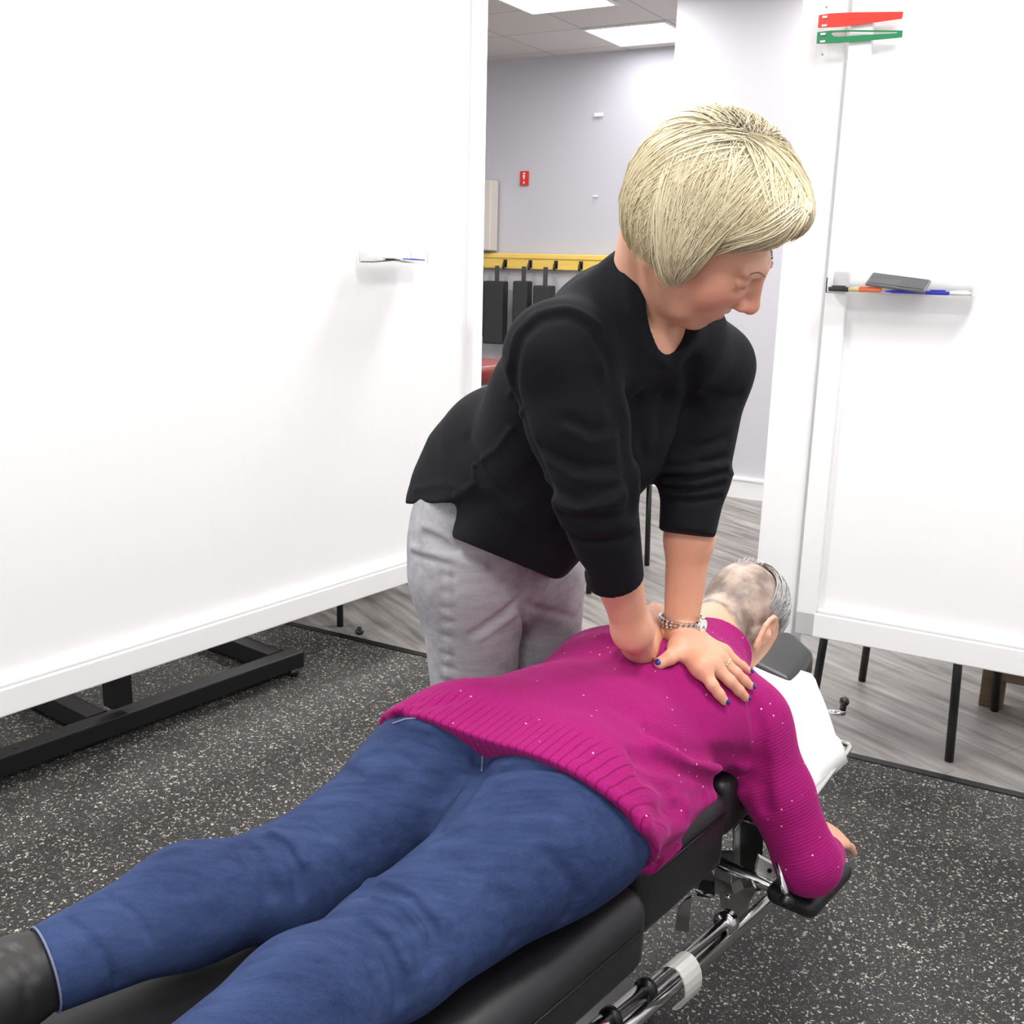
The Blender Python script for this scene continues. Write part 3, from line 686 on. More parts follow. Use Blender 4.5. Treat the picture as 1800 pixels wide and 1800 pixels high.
# white headrest paper lies on the head cushion
def paper_sheet():
    f = Field(); ax = [TS, TTv, ZZ]
    bm = bmesh.new(); ns, n_t = 46, 46
    def inside(s):                                     # half-width limits of the cushion at s
        hi = 0.215 if s < 0.70 else 0.205 + (s - 0.70) / 0.285 * (0.03 - 0.205); lo = -0.255
        if s > 0.95: u_ = (s - 0.95) / 0.045; hi -= 0.05 * u_ * u_
        return lo, hi
    grid = []
    for i in range(ns):
        s = 0.55 + (0.99 - 0.55) * i / (ns - 1); lo, hi = inside(s); row = []
        for j in range(n_t):
            v = j / (n_t - 1); t = lo + (hi + 0.012 - lo) * v
            over = max(0, v - 0.93) / 0.07
            z = 0.519 + 0.004 * math.sin(s * 31 + t * 12) * (0.3 + 0.7 * math.sin(t * 17)) - 0.048 * over ** 2 + 0.004
            if i < 3: z -= 0.01 * (3 - i)
            if i > ns - 4: z -= 0.007 * (i - ns + 4) ** 1.6
            row.append(bm.verts.new(Vector(T(s, t, z))))
        grid.append(row)
    for i in range(ns - 1):
        for j in range(n_t - 1): bm.faces.new((grid[i][j], grid[i + 1][j], grid[i + 1][j + 1], grid[i][j + 1]))
    return bm
po = link('headrest_paper', bm_mesh(paper_sheet(), 'headrest_paper', True), M['paper'], None)
tag(po, 'white paper sheet covering the head end of the treatment table', 'paper')
sm_ = po.modifiers.new('thickness', 'SOLIDIFY'); sm_.thickness = 0.0012
# frame, rails, base
def tpart(name, bm, m, label=None, smooth=True, parent=None): return link(name, bm_mesh(bm, name, smooth), m, parent or tb, label)
Rz = Matrix.Rotation(TA_, 4, 'Z')
def tbox(bm, s, t, z, ss, st, sz, bev=0.003): box(bm, T(s, t, z), (ss, st, sz), bev=bev, mtx=Rz)
bm = bmesh.new(); tbox(bm, -0.3, -0.04, 0.06, 0.7, 0.24, 0.10, 0.012); tbox(bm, -0.3, -0.04, 0.24, 0.5, 0.2, 0.3, 0.01); tpart('table_base', bm, M['black_metal'], smooth=False)
bm = bmesh.new(); tbox(bm, -0.1, -0.05, 0.02, 1.0, 0.1, 0.04, 0.006); tbox(bm, -0.5, -0.02, 0.02, 0.08, 0.36, 0.04, 0.006); tpart('floor_foot', bm, M['black_metal'], smooth=False)
bm = bmesh.new(); tbox(bm, -0.4, 0, 0.40, 0.75, 0.3, 0.05); tbox(bm, 0.42, 0, 0.43, 0.3, 0.22, 0.06); tbox(bm, 0.8, -0.05, 0.435, 0.4, 0.2, 0.03); tpart('cushion_frame', bm, M['black_metal'], smooth=False)
# long chrome rails on the right side
zr = 0.30
r0 = AZ(1367, 1573, zr); r1 = AZ(1105, 1800, zr); dd = unit(r1 - r0)
bm = bmesh.new(); tube(bm, [r0, r0 + dd * 1.05], 0.0125, 20); tpart('side_rail', bm, M['chrome'], 'thick chrome rail')
u0 = AZ(1275, 1622, 0.33); u1 = AZ(1100, 1768, 0.33); d2 = unit(u1 - u0)
bm = bmesh.new(); tube(bm, [u0 - d2 * 0.02, u0 + d2 * 0.85], 0.009, 16); tpart('side_rail', bm, M['chrome'], 'thinner chrome rail')
bm = bmesh.new(); tube(bm, [u0 + d2 * 0.235, u0 + d2 * 0.5], 0.0135, 18); tpart('rail_sleeve', bm, M['chrome'])
cl = (AZ(1190, 1722, 0.31))
dside = unit(np.cross(dd, ZZ)); 
# bracket clamp plate around the rails
bm = bmesh.new()
o = u0 + d2 * 0.225
path = []
for a_ in np.linspace(-0.5 * math.pi, 0.75 * math.pi, 12):
    path.append((math.cos(a_), math.sin(a_)))
rw = 0.03
side = unit(np.cross(ZZ, d2)); side = side if side @ TTv > 0 else -side
mid = AZ(1196, 1722, 0.312) - d2 * 0.02 if True else (u0 + d2 * 0.235 + r0 + dd * float((u0 + d2 * 0.235 - r0) @ dd)) / 2
prof = [(math.cos(a_) * 0.024, math.sin(a_) * 0.034) for a_ in np.linspace(math.radians(150), math.radians(-80), 14)]
for i in range(len(prof) - 1):
    (x0, z0), (x1, z1) = prof[i], prof[i + 1]
    q = [mid + side * x + ZZ * z for x, z in ((x0, z0), (x1, z1), (x1 * 1.08, z1 * 1.08), (x0 * 1.08, z0 * 1.08))]
    prism(bm, q, d2 * 0.045)
bmesh.ops.remove_doubles(bm, verts=bm.verts, dist=0.0005)
tpart('rail_clamp', bm, M['alu'], 'pale curved metal clamp', smooth=False)
for k_ in (0.215, 0.30):
    bm = bmesh.new(); p_ = u0 + d2 * k_; tube(bm, [p_, p_ + d2 * 0.012], 0.017, 20); tpart('rail_collar', bm, M['rubber'], 'black collar')
bm = bmesh.new(); tube(bm, [u0 - d2 * 0.012, u0 + d2 * 0.006], 0.019, 20); tpart('rail_collar', bm, M['chrome'])
# upright column and machined brackets near the armrest
z1_ = 0.50
def vbox(name, px0, py0, px1, py1, y, depth, m, label=None, sm=False, bev=0.002):
    P = [AW(px0, py0, y), AW(px1, py0, y), AW(px1, py1, y), AW(px0, py1, y)]; bm = bmesh.new(); prism(bm, P, (0, depth, 0))
    bmesh.ops.recalc_face_normals(bm, faces=bm.faces); bmesh.ops.bevel(bm, geom=list(bm.edges), offset=bev, segments=2, affect='EDGES'); return tpart(name, bm, m, label, False)
def poly(name, pix, y, depth, m, label=None, holes=()):
    P = [AW(a_, b__, y) for a_, b__ in pix]; bm = bmesh.new(); prism(bm, P, (0, depth, 0)); o = tpart(name, bm, m, label, False)
    for hx, hy, hr in holes:
        c_ = AW(hx, hy, y - 0.002); bm = bmesh.new(); tube(bm, [c_, c_ + np.array([0, 0.006, 0])], hr, 16); link('bolt', bm_mesh(bm, 'bolt'), M['rubber'], o)
    return o
poly('upright_column', [(1303, 1395), (1345, 1390), (1338, 1565), (1300, 1570)], 1.80, 0.07, M['rubber'], 'black upright column')
poly('column_trim', [(1295, 1420), (1303, 1400), (1296, 1570), (1288, 1570)], 1.79, 0.012, M['steel'])
poly('bracket_plate', [(1335, 1507), (1362, 1522), (1356, 1560), (1350, 1566), (1322, 1556), (1330, 1532), (1329, 1530)], 1.74, 0.012, M['alu'], 'pale bracket with two dark bolts', ((1353, 1531, 0.0042), (1335, 1549, 0.0042)))
poly('bracket_plate', [(1262, 1560), (1278, 1566), (1290, 1572), (1308, 1562), (1325, 1558), (1330, 1562), (1316, 1590), (1312, 1612), (1296, 1622), (1280, 1628), (1272, 1610), (1270, 1590)], 1.70, 0.03, M['steel'], 'cast steel bracket')
poly('bracket_plate', [(1268, 1500), (1288, 1500), (1283, 1570), (1256, 1572), (1258, 1530)], 1.80, 0.01, M['steel'])
poly('guard_plate', [(1206, 1583), (1216, 1577), (1210, 1640), (1188, 1635), (1192, 1600)], 1.58, 0.006, M['steel'], 'small grey guard plate')
poly('hinge_block', [(1232, 1545), (1258, 1550), (1256, 1580), (1225, 1575)], 1.82, 0.03, M['black_metal'])
for (x_, y_, r_) in ((1280, 1577, 0.006), (1311, 1620, 0.005), (1296, 1628, 0.005)):
    bm = bmesh.new(); ball(bm, AW(x_, y_, 1.69), r_, seg=14); tpart('bolt', bm, M['chrome'])
bm = bmesh.new(); tube(bm, [AW(1223, 1565, 1.8), AW(1256, 1577, 1.78)], 0.003, 8); tpart('link_rod', bm, M['chrome'])
# levers with knobs
bm = bmesh.new(); tube(bm, [AW(1306, 1436, 1.72), AW(1344, 1449, 1.66)], 0.007, 14); tube(bm, [AW(1355, 1450, 1.65), AW(1361, 1478, 1.62), AW(1368, 1520, 1.58), AW(1381, 1572, 1.54)], [0.0035, 0.004, 0.0045, 0.0055], 12)
lv = tpart('drop_lever', bm, M['chrome'], 'chrome lever')
bm = bmesh.new(); ball(bm, AW(1382, 1583, 1.535), 0.0115, (1.1, 1, 0.95), seg=22); link('lever_knob', bm_mesh(bm, 'lever_knob', True), M['rubber'], lv, 'black knob')
bm = bmesh.new(); box(bm, AW(1352, 1446, 1.655), (0.016, 0.016, 0.024), bev=0.004); link('lever_joint', bm_mesh(bm, 'lever_joint'), M['purple'], lv, 'purple joint')
bm = bmesh.new(); tube(bm, [AW(1290, 1460, 1.7), AW(1318, 1422, 1.74), AW(1337, 1412, 1.78)], 0.003, 8); tpart('link_rod', bm, M['steel'])
kb = AW(1484, 1233, 2.02)
bm = bmesh.new(); tube(bm, [AW(1440, 1250, 2.06), AW(1484, 1254, 2.02)], 0.005, 10); tube(bm, [AW(1482, 1254, 2.02), AW(1481, 1246, 2.02)], 0.006, 12); lv2 = tpart('tilt_lever', bm, M['chrome'])
bm = bmesh.new(); ball(bm, kb, 0.0098, seg=20); tube(bm, [kb, AW(1481, 1248, 2.02)], [0.006, 0.0065], 14); link('lever_knob', bm_mesh(bm, 'lever_knob', True), M['rubber'], lv2, 'black knob')
# chrome bar along the head cushion
bm = bmesh.new(); zc = 0.478
A0 = AZ(1436, 1392, zc); A1 = AZ(1491, 1318, zc); A2 = AZ(1492, 1309, zc); A3 = A2 - TTv * 0.05
tube(bm, [A0 - unit(A1 - A0) * 0.09, A0, A1, (A1 + A2) / 2 + TTv * 0.002, A2, A3], 0.0055, 12); tpart('head_rail', bm, M['chrome'])
bm = bmesh.new(); tube(bm, [A0 - TTv * 0.022 + ZZ * 0.0, A1 - TTv * 0.02], 0.007, 12); tpart('head_rail', bm, M['steel'])
# armrest
ar = Field(); ap = AW(1425, 1556, 1.66); 
e1_ = unit(np.array([TS[0], TS[1], 0])); e2_ = np.array([e1_[1], -e1_[0], 0])
ARC = AW(1425, 1540, 1.70)
ar.box(ARC + ZZ * -0.012, (0.085, 0.045, 0.018), [e1_, e2_, ZZ], mode='u', rd=0.016)
me = ar.mesh('armrest', 0.005, ARC - 0.16, ARC + 0.16)
arm_o = link('armrest', me, M['black_vinyl'], tb, 'black arm pad')
bm = bmesh.new(); tube(bm, [ARC - ZZ * 0.03, ARC - ZZ * 0.05 - TTv * 0.06, T(0.40, 0.1, 0.36)], 0.012, 12); tpart('armrest_bracket', bm, M['chrome'])

# ================================================================== WOMAN LYING ON THE TABLE
# -- body (skin): head, neck, torso core, arms, hands as one surface
def wall_clamp(): pass
NE = T(0.55, 0.005, 0.70)
HA = np.array(unit((0.60, 0.70, 0.30)))                 # up-axis of the head (towards the crown)
HN = np.array((0.36, 0.12, -0.93)); HN = unit(HN - HA * (HN @ HA)); HR = np.cross(HN, HA)
HC = AZ(1297, 1097, 0.668)
def HL(x, y, z): return HC + HR * x + HN * y + HA * z   # head-local: right, face, crown
HAX = [HR, HN, HA]
pb_ = Field()
def ptorso(f, o):
    f.seg(T(-0.02, 0.035, 0.655), T(0.10, 0.03, 0.655), (0.175 + o, 0.10 + o), (0.150 + o, 0.092 + o), 0.05, x=TTv)
    f.seg(T(0.10, 0.03, 0.655), T(0.26, 0.02, 0.665), (0.150 + o, 0.092 + o), (0.158 + o, 0.102 + o), 0.05, x=TTv)
    f.seg(T(0.26, 0.02, 0.665), T(0.385, 0.01, 0.662), (0.158 + o, 0.102 + o), (0.158 + o, 0.088 + o), 0.05, x=TTv)
SHR = T(0.372, 0.172, 0.642); ELR = AW(1420, 1515, 1.60); WRR = AW(1455, 1500, 1.74); 
SHL = T(0.40, -0.16, 0.645); ELL = T(0.36, -0.29, 0.44); WRL = T(0.52, -0.27, 0.40)
ptorso(pb_, -0.014)
pb_.seg(T(0.34, 0.12, 0.655), SHR, 0.045, 0.04, 0.05).seg(SHR, ELR, 0.040, 0.034, 0.04).seg(ELR, WRR, 0.036, 0.026, 0.02)
pb_.seg(T(0.34, -0.12, 0.655), SHL, 0.045, 0.04, 0.05).seg(SHL, ELL, 0.046, 0.036, 0.04).seg(ELL, WRL, 0.036, 0.026, 0.02)
pb_.seg(T(0.40, 0.01, 0.67), HL(0, -0.035, -0.06), 0.066, 0.056, 0.05)
pb_.seg(T(0.38, 0.07, 0.66), T(0.48, 0.03, 0.68), 0.045, 0.036, 0.05).seg(T(0.38, -0.06, 0.66), T(0.48, -0.01, 0.68), 0.045, 0.036, 0.05)
# head
pb_.ell(HL(0, -0.018, 0.035), (0.0755, 0.092, 0.09), HAX, 0.03).ell(HL(0, 0.03, -0.02), (0.058, 0.055, 0.075), HAX, 0.03).ell(HL(0, 0.04, -0.07), (0.046, 0.045, 0.042), HAX, 0.03)
pb_.seg(HL(0, 0.085, 0.0), HL(0, 0.108, -0.03), 0.009, 0.011, 0.012).seg(HL(-0.018, 0.078, -0.06), HL(0.018, 0.078, -0.06), 0.008, 0.008, 0.008)
for sx in (-1, 1):                                     # ears
    c = HL(sx * 0.083, -0.006, -0.032); ax = unit(HR * sx * 0.92 + HN * 0.36)          # ear plane normal: outward and towards the face
    fr = [unit(HA * 0.95 - HN * 0.28), None, ax]; fr[0] = unit(fr[0] - ax * (fr[0] @ ax)); fr[1] = np.cross(ax, fr[0])
    rim = [c + fr[0] * 0.038 * math.cos(t_) + fr[1] * 0.024 * math.sin(t_) * (1 if math.cos(t_) > -0.3 else 0.75) for t_ in np.linspace(math.radians(-50), math.radians(200), 10)] if (fr[1] @ HN) < 0 else [c + fr[0] * 0.038 * math.cos(t_) - fr[1] * 0.024 * math.sin(t_) for t_ in np.linspace(math.radians(-50), math.radians(200), 10)]
    for q0, q1 in zip(rim, rim[1:]): pb_.seg(q0, q1, 0.0048, 0.0048, 0.003)
    pb_.ell(c - ax * 0.002, (0.034, 0.021, 0.0035), fr, 0.004).ell(c - fr[0] * 0.034, (0.012, 0.010, 0.005), fr, 0.006)
    pb_.seg(HL(sx * 0.060, 0.004, -0.032), c + HN * 0.004, 0.018, 0.010, 0.01)
# hands
def phand(W, dirv, spread, down, s):
    d = unit(dirv); sp = unit(spread); n = np.cross(d, sp)
    pb_.seg(W, W + d * 0.075, (0.026, 0.015), (0.036, 0.014), 0.02, x=sp)
    for i, L in enumerate((0.052, 0.058, 0.055, 0.044)):
        k = W + d * 0.075 + sp * (0.027 - 0.018 * i); m_ = k + d * L * 0.5 + down * 0.012; e = m_ + unit(d + down * 1.2) * L * 0.5
        pb_.seg(k, m_, 0.0088, 0.008, 0.006).seg(m_, e, 0.008, 0.0066, 0.004)
    pb_.seg(W + d * 0.02 + sp * 0.02, W + d * 0.055 + sp * 0.045 + down * 0.01, 0.013, 0.010, 0.012).seg(W + d * 0.055 + sp * 0.045 + down * 0.01, W + d * 0.085 + sp * 0.05 + down * 0.022, 0.0095, 0.008, 0.005)
phand(AW(1438, 1478, 1.75), np.array([0.55, 0.72, -0.25]), np.array([-0.6, 0.5, 0.3]), np.array([0.25, 0, -0.9]), 1)
phand(WRL, TS, TTv, np.array([0, 0, -1.0]), -1)
p_root = empty('person', T(0, 0.03, 0.0) + ZZ * 0.555, 'woman lying face down in a pink sweater and blue jeans, short grey hair', 'person', None, TA_)
def buzz_attr(V):
    d = V - HC; x = d @ HR; y = d @ HN; z = d @ HA
    line = -0.092 + 0.35 * np.clip(y + 0.02, 0, 1) + 0.010 * np.sin(x * 60)
    m = np.clip((z - line) / 0.012, 0, 1) * np.clip((0.035 - y) / 0.02, 0, 1) * (np.linalg.norm(d, axis=1) < 0.16)
    ear = np.abs(x) > 0.0755
    return np.where(ear & (z < 0.012) & (z > -0.08) & (y > -0.036), 0, m)
me = pb_.mesh('person_body', 0.0034, (-0.35, 1.0, 0.3), (1.0, 2.6, 0.95), {'hair': buzz_attr, 'hl': lambda V: (V - HC) @ np.array(HAX).T})
M['skin2'] = mat('skin_fair', rgb(218, 166, 138), 0.5, sss=0.1); m = M['skin2']
at = N(m, 'ShaderNodeAttribute', attribute_name='hair'); nz = N(m, 'ShaderNodeTexNoise'); nz.inputs['Scale'].default_value = 28; nz.inputs['Detail'].default_value = 3
tc = N(m, 'ShaderNodeTexCoord'); lk(m, tc.outputs['Object'], nz.inputs[0])
n2 = N(m, 'ShaderNodeTexNoise'); n2.inputs['Scale'].default_value = 900; n2.inputs['Detail'].default_value = 2; lk(m, tc.outputs['Object'], n2.inputs[0])
bz = mixc(m, mathn(m, 'MULTIPLY', mathn(m, 'SUBTRACT', nz.outputs[0], 0.36), 3.6, True), rgb(120, 104, 96), rgb(184, 164, 150))
bz = mixc(m, mathn(m, 'MULTIPLY', mathn(m, 'SUBTRACT', n2.outputs[0], 0.5), 1.8, True), bz, rgb(96, 90, 88))
lk(m, mixc(m, at.outputs['Fac'], rgb(220, 166, 138), bz), bsdf(m).inputs['Base Color'])
pbody = link('person_body', me, M['skin2'], p_root)

# -- longer grey hair on the crown, combed over the right side
def strands(name, specs, m, parent, n_side=3, label=None):
    """specs: list of (points, radius, value, rootlen)"""
    V = []; F = []; C = []; R = []
    for pts, rad, val in specs:
        P = np.array(pts); n = len(P); tg = np.gradient(P, axis=0); tg /= np.linalg.norm(tg, axis=1)[:, None] + 1e-9
        up = np.array([0.3, 0.5, 0.8]); b0 = len(V)
        for i in range(n):
            s = np.cross(tg[i], up); s /= np.linalg.norm(s) + 1e-9; u2 = np.cross(s, tg[i]); tt = i / (n - 1)
            r = rad * (0.55 + 0.45 * math.sin(min(tt * 2.2, 1) * math.pi / 2)) * (1 - max(0, tt - 0.7) / 0.3 * 0.85)
            for k in range(n_side):
                a = 2 * math.pi * k / n_side; V.append(P[i] + s * math.cos(a) * r + u2 * math.sin(a) * r); C.append(val); R.append(tt)
        for i in range(n - 1):
            for k in range(n_side):
                a = b0 + i * n_side + k; b2 = b0 + i * n_side + (k + 1) % n_side; F.append((a, b2, b2 + n_side, a + n_side))
    me = bpy.data.meshes.new(name); me.from_pydata([tuple(v) for v in V], [], F); me.update()
    for an, val in (('val', C), ('root', R)):
        at = me.attributes.new(an, 'FLOAT', 'POINT'); at.data.foreach_set('value', np.array(val, np.float32))
    me.shade_smooth()
    return link(name, me, m, parent, label)
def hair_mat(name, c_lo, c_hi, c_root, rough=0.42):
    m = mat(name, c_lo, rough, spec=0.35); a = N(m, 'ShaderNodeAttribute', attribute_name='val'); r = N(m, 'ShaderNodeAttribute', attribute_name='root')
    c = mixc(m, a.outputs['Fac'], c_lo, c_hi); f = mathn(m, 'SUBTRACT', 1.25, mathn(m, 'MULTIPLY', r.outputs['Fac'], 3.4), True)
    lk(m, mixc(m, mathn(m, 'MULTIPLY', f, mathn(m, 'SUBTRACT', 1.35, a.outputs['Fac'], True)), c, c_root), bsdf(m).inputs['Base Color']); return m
M['grey_hair'] = hair_mat('grey_hair', rgb(112, 110, 110), rgb(205, 203, 202), rgb(110, 100, 96))
HCr = HL(0, -0.018, 0.035)
def shell_pt(C, AX, R, d, off): # ellipsoid radius along a local direction
    d = np.array(d) / np.linalg.norm(d); r = 1 / math.sqrt(((d / np.array(R)) ** 2).sum()); return C + (np.array(AX).T @ d) * (r + off)
gs = []
for i in range(2400):
    # start along the left-top of the crown, sweep over to the right and forward
    a0 = RNG.uniform(-0.9, 0.6); st = np.array([RNG.uniform(-0.55, 0.25), -0.55 + RNG.uniform(0, 0.9), 1.0 + RNG.uniform(-0.35, 0.2)])
    en = np.array([1.0, RNG.uniform(-0.15, 0.9), RNG.uniform(0.0, 0.5)]) if i % 3 else np.array([RNG.uniform(-0.8, 1.0), RNG.uniform(0.5, 1.0), RNG.uniform(0.35, 0.8)])
    n = 9; pts = []; o = RNG.uniform(0.002, 0.012)
    for k in range(n):
        t_ = k / (n - 1); dvec = st / np.linalg.norm(st) * (1 - t_) + en / np.linalg.norm(en) * t_
        pts.append(shell_pt(HCr, HAX, (0.0765, 0.093, 0.091), dvec, o * math.sin(math.pi * min(1, 0.15 + t_ * 0.85)) + 0.001))
    gs.append((pts, 0.0013, RNG.uniform(0, 1) ** 1.1))
for i in range(900):                                   # back edge of the longer hair, swept across the crown
    st = unit(np.array([RNG.uniform(-1.0, -0.4), RNG.uniform(-0.55, 0.0), RNG.uniform(0.5, 0.9)])); en = unit(np.array([1.0, RNG.uniform(-0.28, 0.3), RNG.uniform(-0.3, 0.4)]))
    mdv = unit(np.array([0.1 + RNG.uniform(-0.2, 0.2), RNG.uniform(-0.50, 0.1), 1.0])); o = RNG.uniform(0.002, 0.010); pts = []
    for k in range(10):
        t_ = k / 9; dvec = (1 - t_) ** 2 * st + 2 * t_ * (1 - t_) * mdv * 1.2 + t_ ** 2 * en; pts.append(shell_pt(HCr, HAX, (0.0765, 0.093, 0.091), dvec, 0.001 + o * math.sin(math.pi * min(1, 0.1 + t_ * 0.9))))
    gs.append((pts, 0.0009, RNG.uniform(0.1, 1)))
for i in range(140):                                   # short wispy hairs along the top edge
    st = np.array([RNG.uniform(-0.9, 0.3), RNG.uniform(-0.9, 0.1), RNG.uniform(0.5, 1.2)]); d0 = st / np.linalg.norm(st)
    p0 = shell_pt(HCr, HAX, (0.0765, 0.093, 0.091), d0, 0.0); dw = np.array(HAX).T @ d0
    gs.append(([p0, p0 + dw * 0.004 + HA * 0.005, p0 + dw * 0.007 + HA * 0.012 + HR * RNG.uniform(-0.004, 0.004)], 0.0006, 0.9))
strands('hair', gs, M['grey_hair'], p_root, label='short grey hair, longer on top')

# -- jeans
JEANS_LO, JEANS_HI = (-0.85, 0.75, 0.5), (0.35, 1.85, 0.85)
KL = AZ(512, 1545, 0.625); KR = AZ(692, 1668, 0.63)
AL = AZ(78, 1705, 0.625); AR = AZ(340, 1895, 0.63)
CL_ = AZ(330, 1590, 0.635); CR_ = AZ(535, 1770, 0.635)
HPL = T(-0.08, -0.068, 0.66); HPR = T(-0.10, 0.150, 0.66)
jf = Field()
jf.seg(T(-0.05, 0.035, 0.655), T(0.045, 0.035, 0.652), (0.178, 0.100), (0.165, 0.096), 0.04, x=TTv)
jf.ell(T(-0.125, -0.055, 0.668), (0.13, 0.105, 0.094), [TS, TTv, ZZ], 0.035).ell(T(-0.14, 0.140, 0.664), (0.135, 0.108, 0.094), [TS, TTv, ZZ], 0.03)
jf.seg(T(-0.05, -0.04, 0.69), T(-0.05, 0.12, 0.69), 0.055, 0.055, 0.04)
jf.seg(HPL, KL, (0.100, 0.088), (0.066, 0.066), 0.045, x=TTv).seg(KL, CL_, (0.062, 0.062), (0.064, 0.064), 0.03).seg(CL_, AL, (0.064, 0.062), (0.046, 0.046), 0.03)
jf.seg(HPR, KR, (0.106, 0.092), (0.070, 0.068), 0.045, x=TTv).seg(KR, CR_, (0.064, 0.064), (0.066, 0.064), 0.03).seg(CR_, AR, (0.070, 0.066), (0.052, 0.05), 0.03)
jf.plane(AL, AL - CL_)                                   # cuff of the near leg
jf.ops[-1] = ('s', 'box', (AL + unit(AL - CL_) * 0.09, np.array([0.09, 0.09, 0.09]), np.array([unit(AL - CL_), unit(np.cross(AL - CL_, ZZ)), unit(np.cross(AL - CL_, np.cross(AL - CL_, ZZ)))]), 0.0), AL + unit(AL - CL_) * 0.09, 0.16, 0.003)
jbase = Field(); jbase.ops = list(jf.ops)
CRK = 2.1
def crs(f, base, lines, dflt=(0.006, 0.009)):
    for pix, *aw in lines:
        amp, w = aw if aw else dflt; amp *= CRK
        H = [base.hit(x, y) for x, y in pix]; H = [h_ for h_ in H if h_ is not None]
        if len(H) > 1: f.crease(H, amp, w)
crs(jf, jbase, [
    ([(600, 1352), (640, 1372), (700, 1378)], 0.003, 0.008),
    ([(840, 1335), (843, 1365)], 0.006, 0.010), ([(843, 1365), (815, 1405), (775, 1450)], 0.004, 0.010),
    ([(700, 1283), (760, 1300), (812, 1335), (840, 1362)], 0.006, 0.007),
    ([(842, 1362), (870, 1352), (930, 1342), (1000, 1352), (1060, 1385), (1100, 1430)], 0.006, 0.007),
    ([(645, 1325), (690, 1322), (730, 1345)], 0.004, 0.006),
    ([(470, 1470), (500, 1485), (520, 1520), (528, 1570)], 0.005, 0.007), ([(500, 1448), (540, 1440), (575, 1465)], 0.004, 0.006), ([(430, 1480), (455, 1510), (480, 1570)], 0.004, 0.008), ([(415, 1490), (450, 1530)], 0.003, 0.006),
    ([(636, 1566), (675, 1562), (720, 1580), (760, 1630), (768, 1680)], 0.006, 0.008), ([(640, 1580), (690, 1590), (735, 1640), (750, 1700)], 0.006, 0.007), ([(730, 1500), (790, 1510), (830, 1540)], 0.004, 0.008),
    ([(640, 1630), (675, 1655), (700, 1710), (705, 1760)], 0.005, 0.008),
    ([(110, 1610), (150, 1640), (185, 1680), (205, 1730)], 0.0025, 0.004), ([(180, 1570), (240, 1610), (265, 1650)], 0.002, 0.004),
    ([(960, 1500), (1010, 1560), (1000, 1610)], 0.003, 0.01), ([(870, 1560), (900, 1600), (905, 1650)], 0.003, 0.01)])
crs(jf, jbase, [                                          # raised folds and seams
    ([(480, 1462), (512, 1478), (534, 1515)], -0.004, 0.006), ([(648, 1552), (690, 1551), (735, 1570), (778, 1625)], -0.004, 0.007), ([(655, 1570), (705, 1585), (750, 1640)], -0.003, 0.006),
    ([(700, 1270), (760, 1280), (850, 1312), (990, 1345), (1040, 1370), (1098, 1420)], -0.003, 0.009), ([(640, 1605), (690, 1640), (718, 1700)], -0.003, 0.006)])
CRK = 1.15
me = jf.mesh('jeans', 0.0036, JEANS_LO, JEANS_HI, {'tl': toT})
def denim(name, c0, c1, worn=0.5, seam_c=None):
    m = mat(name, c0, 0.85, spec=0.2); tc = N(m, 'ShaderNodeTexCoord')
    mp = N(m, 'ShaderNodeMapping'); mp.inputs['Rotation'].default_value = (0, 0, -TA_ + 0.1); mp.inputs['Scale'].default_value = (0.14, 1, 1); lk(m, tc.outputs['Object'], mp.inputs[0])
    n = N(m, 'ShaderNodeTexNoise'); n.inputs['Scale'].default_value = 60; n.inputs['Detail'].default_value = 5; n.inputs['Roughness'].default_value = 0.7; lk(m, mp.outputs[0], n.inputs[0])
    n2 = N(m, 'ShaderNodeTexNoise'); n2.inputs['Scale'].default_value = 7; n2.inputs['Detail'].default_value = 2; lk(m, tc.outputs['Object'], n2.inputs[0])
    n3 = N(m, 'ShaderNodeTexNoise'); n3.inputs['Scale'].default_value = 800; lk(m, tc.outputs['Object'], n3.inputs[0])
    s = mathn(m, 'ADD', mathn(m, 'MULTIPLY', n.outputs[0], 0.9), mathn(m, 'MULTIPLY', n2.outputs[0], 0.8)); s = mathn(m, 'ADD', s, mathn(m, 'MULTIPLY', n3.outputs[0], 0.5))
    f = mathn(m, 'MULTIPLY', mathn(m, 'SUBTRACT', s, 0.75), 1.6 * worn, True)
    lk(m, mixc(m, f, c0, c1), bsdf(m).inputs['Base Color'])
    bp = N(m, 'ShaderNodeBump'); bp.inputs['Strength'].default_value = 0.25; bp.inputs['Distance'].default_value = 0.0015; lk(m, s, bp.inputs['Height']); lk(m, bp.outputs[0], bsdf(m).inputs['Normal'])
    return m
M['denim'] = denim('blue_denim', rgb(22, 34, 68), rgb(70, 90, 134))
M['stitch'] = mat('pale_stitching', rgb(104, 112, 140), 0.8)
jeans = link('jeans', me, M['denim'], p_root, 'blue denim jeans')
def on_surface_line(f, pix, off, n=14):
    P = []; pix = np.array(pix, float); seg_ = np.cumsum([0] + [np.linalg.norm(b_ - a_) for a_, b_ in zip(pix, pix[1:])])
    for q in np.linspace(0, seg_[-1], n):
        x = np.interp(q, seg_, pix[:, 0]); y = np.interp(q, seg_, pix[:, 1]); h_ = f.hit(x, y, off)
        if h_ is not None: P.append(h_)
    return P
for pix, r_ in (([(846, 1312), (848, 1330), (847, 1355)], 0.0012), ([(992, 1350), (1030, 1368), (1065, 1392), (1094, 1424)], 0.0016), ([(1000, 1346), (1035, 1362), (1070, 1386), (1098, 1416)], 0.0012), ([(690, 1272), (712, 1264), (736, 1262)], 0.0014)):
    P = on_surface_line(jf, pix, 0.001)
    if len(P) > 2: bm = bmesh.new(); tube(bm, P, r_, 6); link('seam_stitch', bm_mesh(bm, 'seam_stitch', True), M['stitch'], jeans, 'pale stitching')
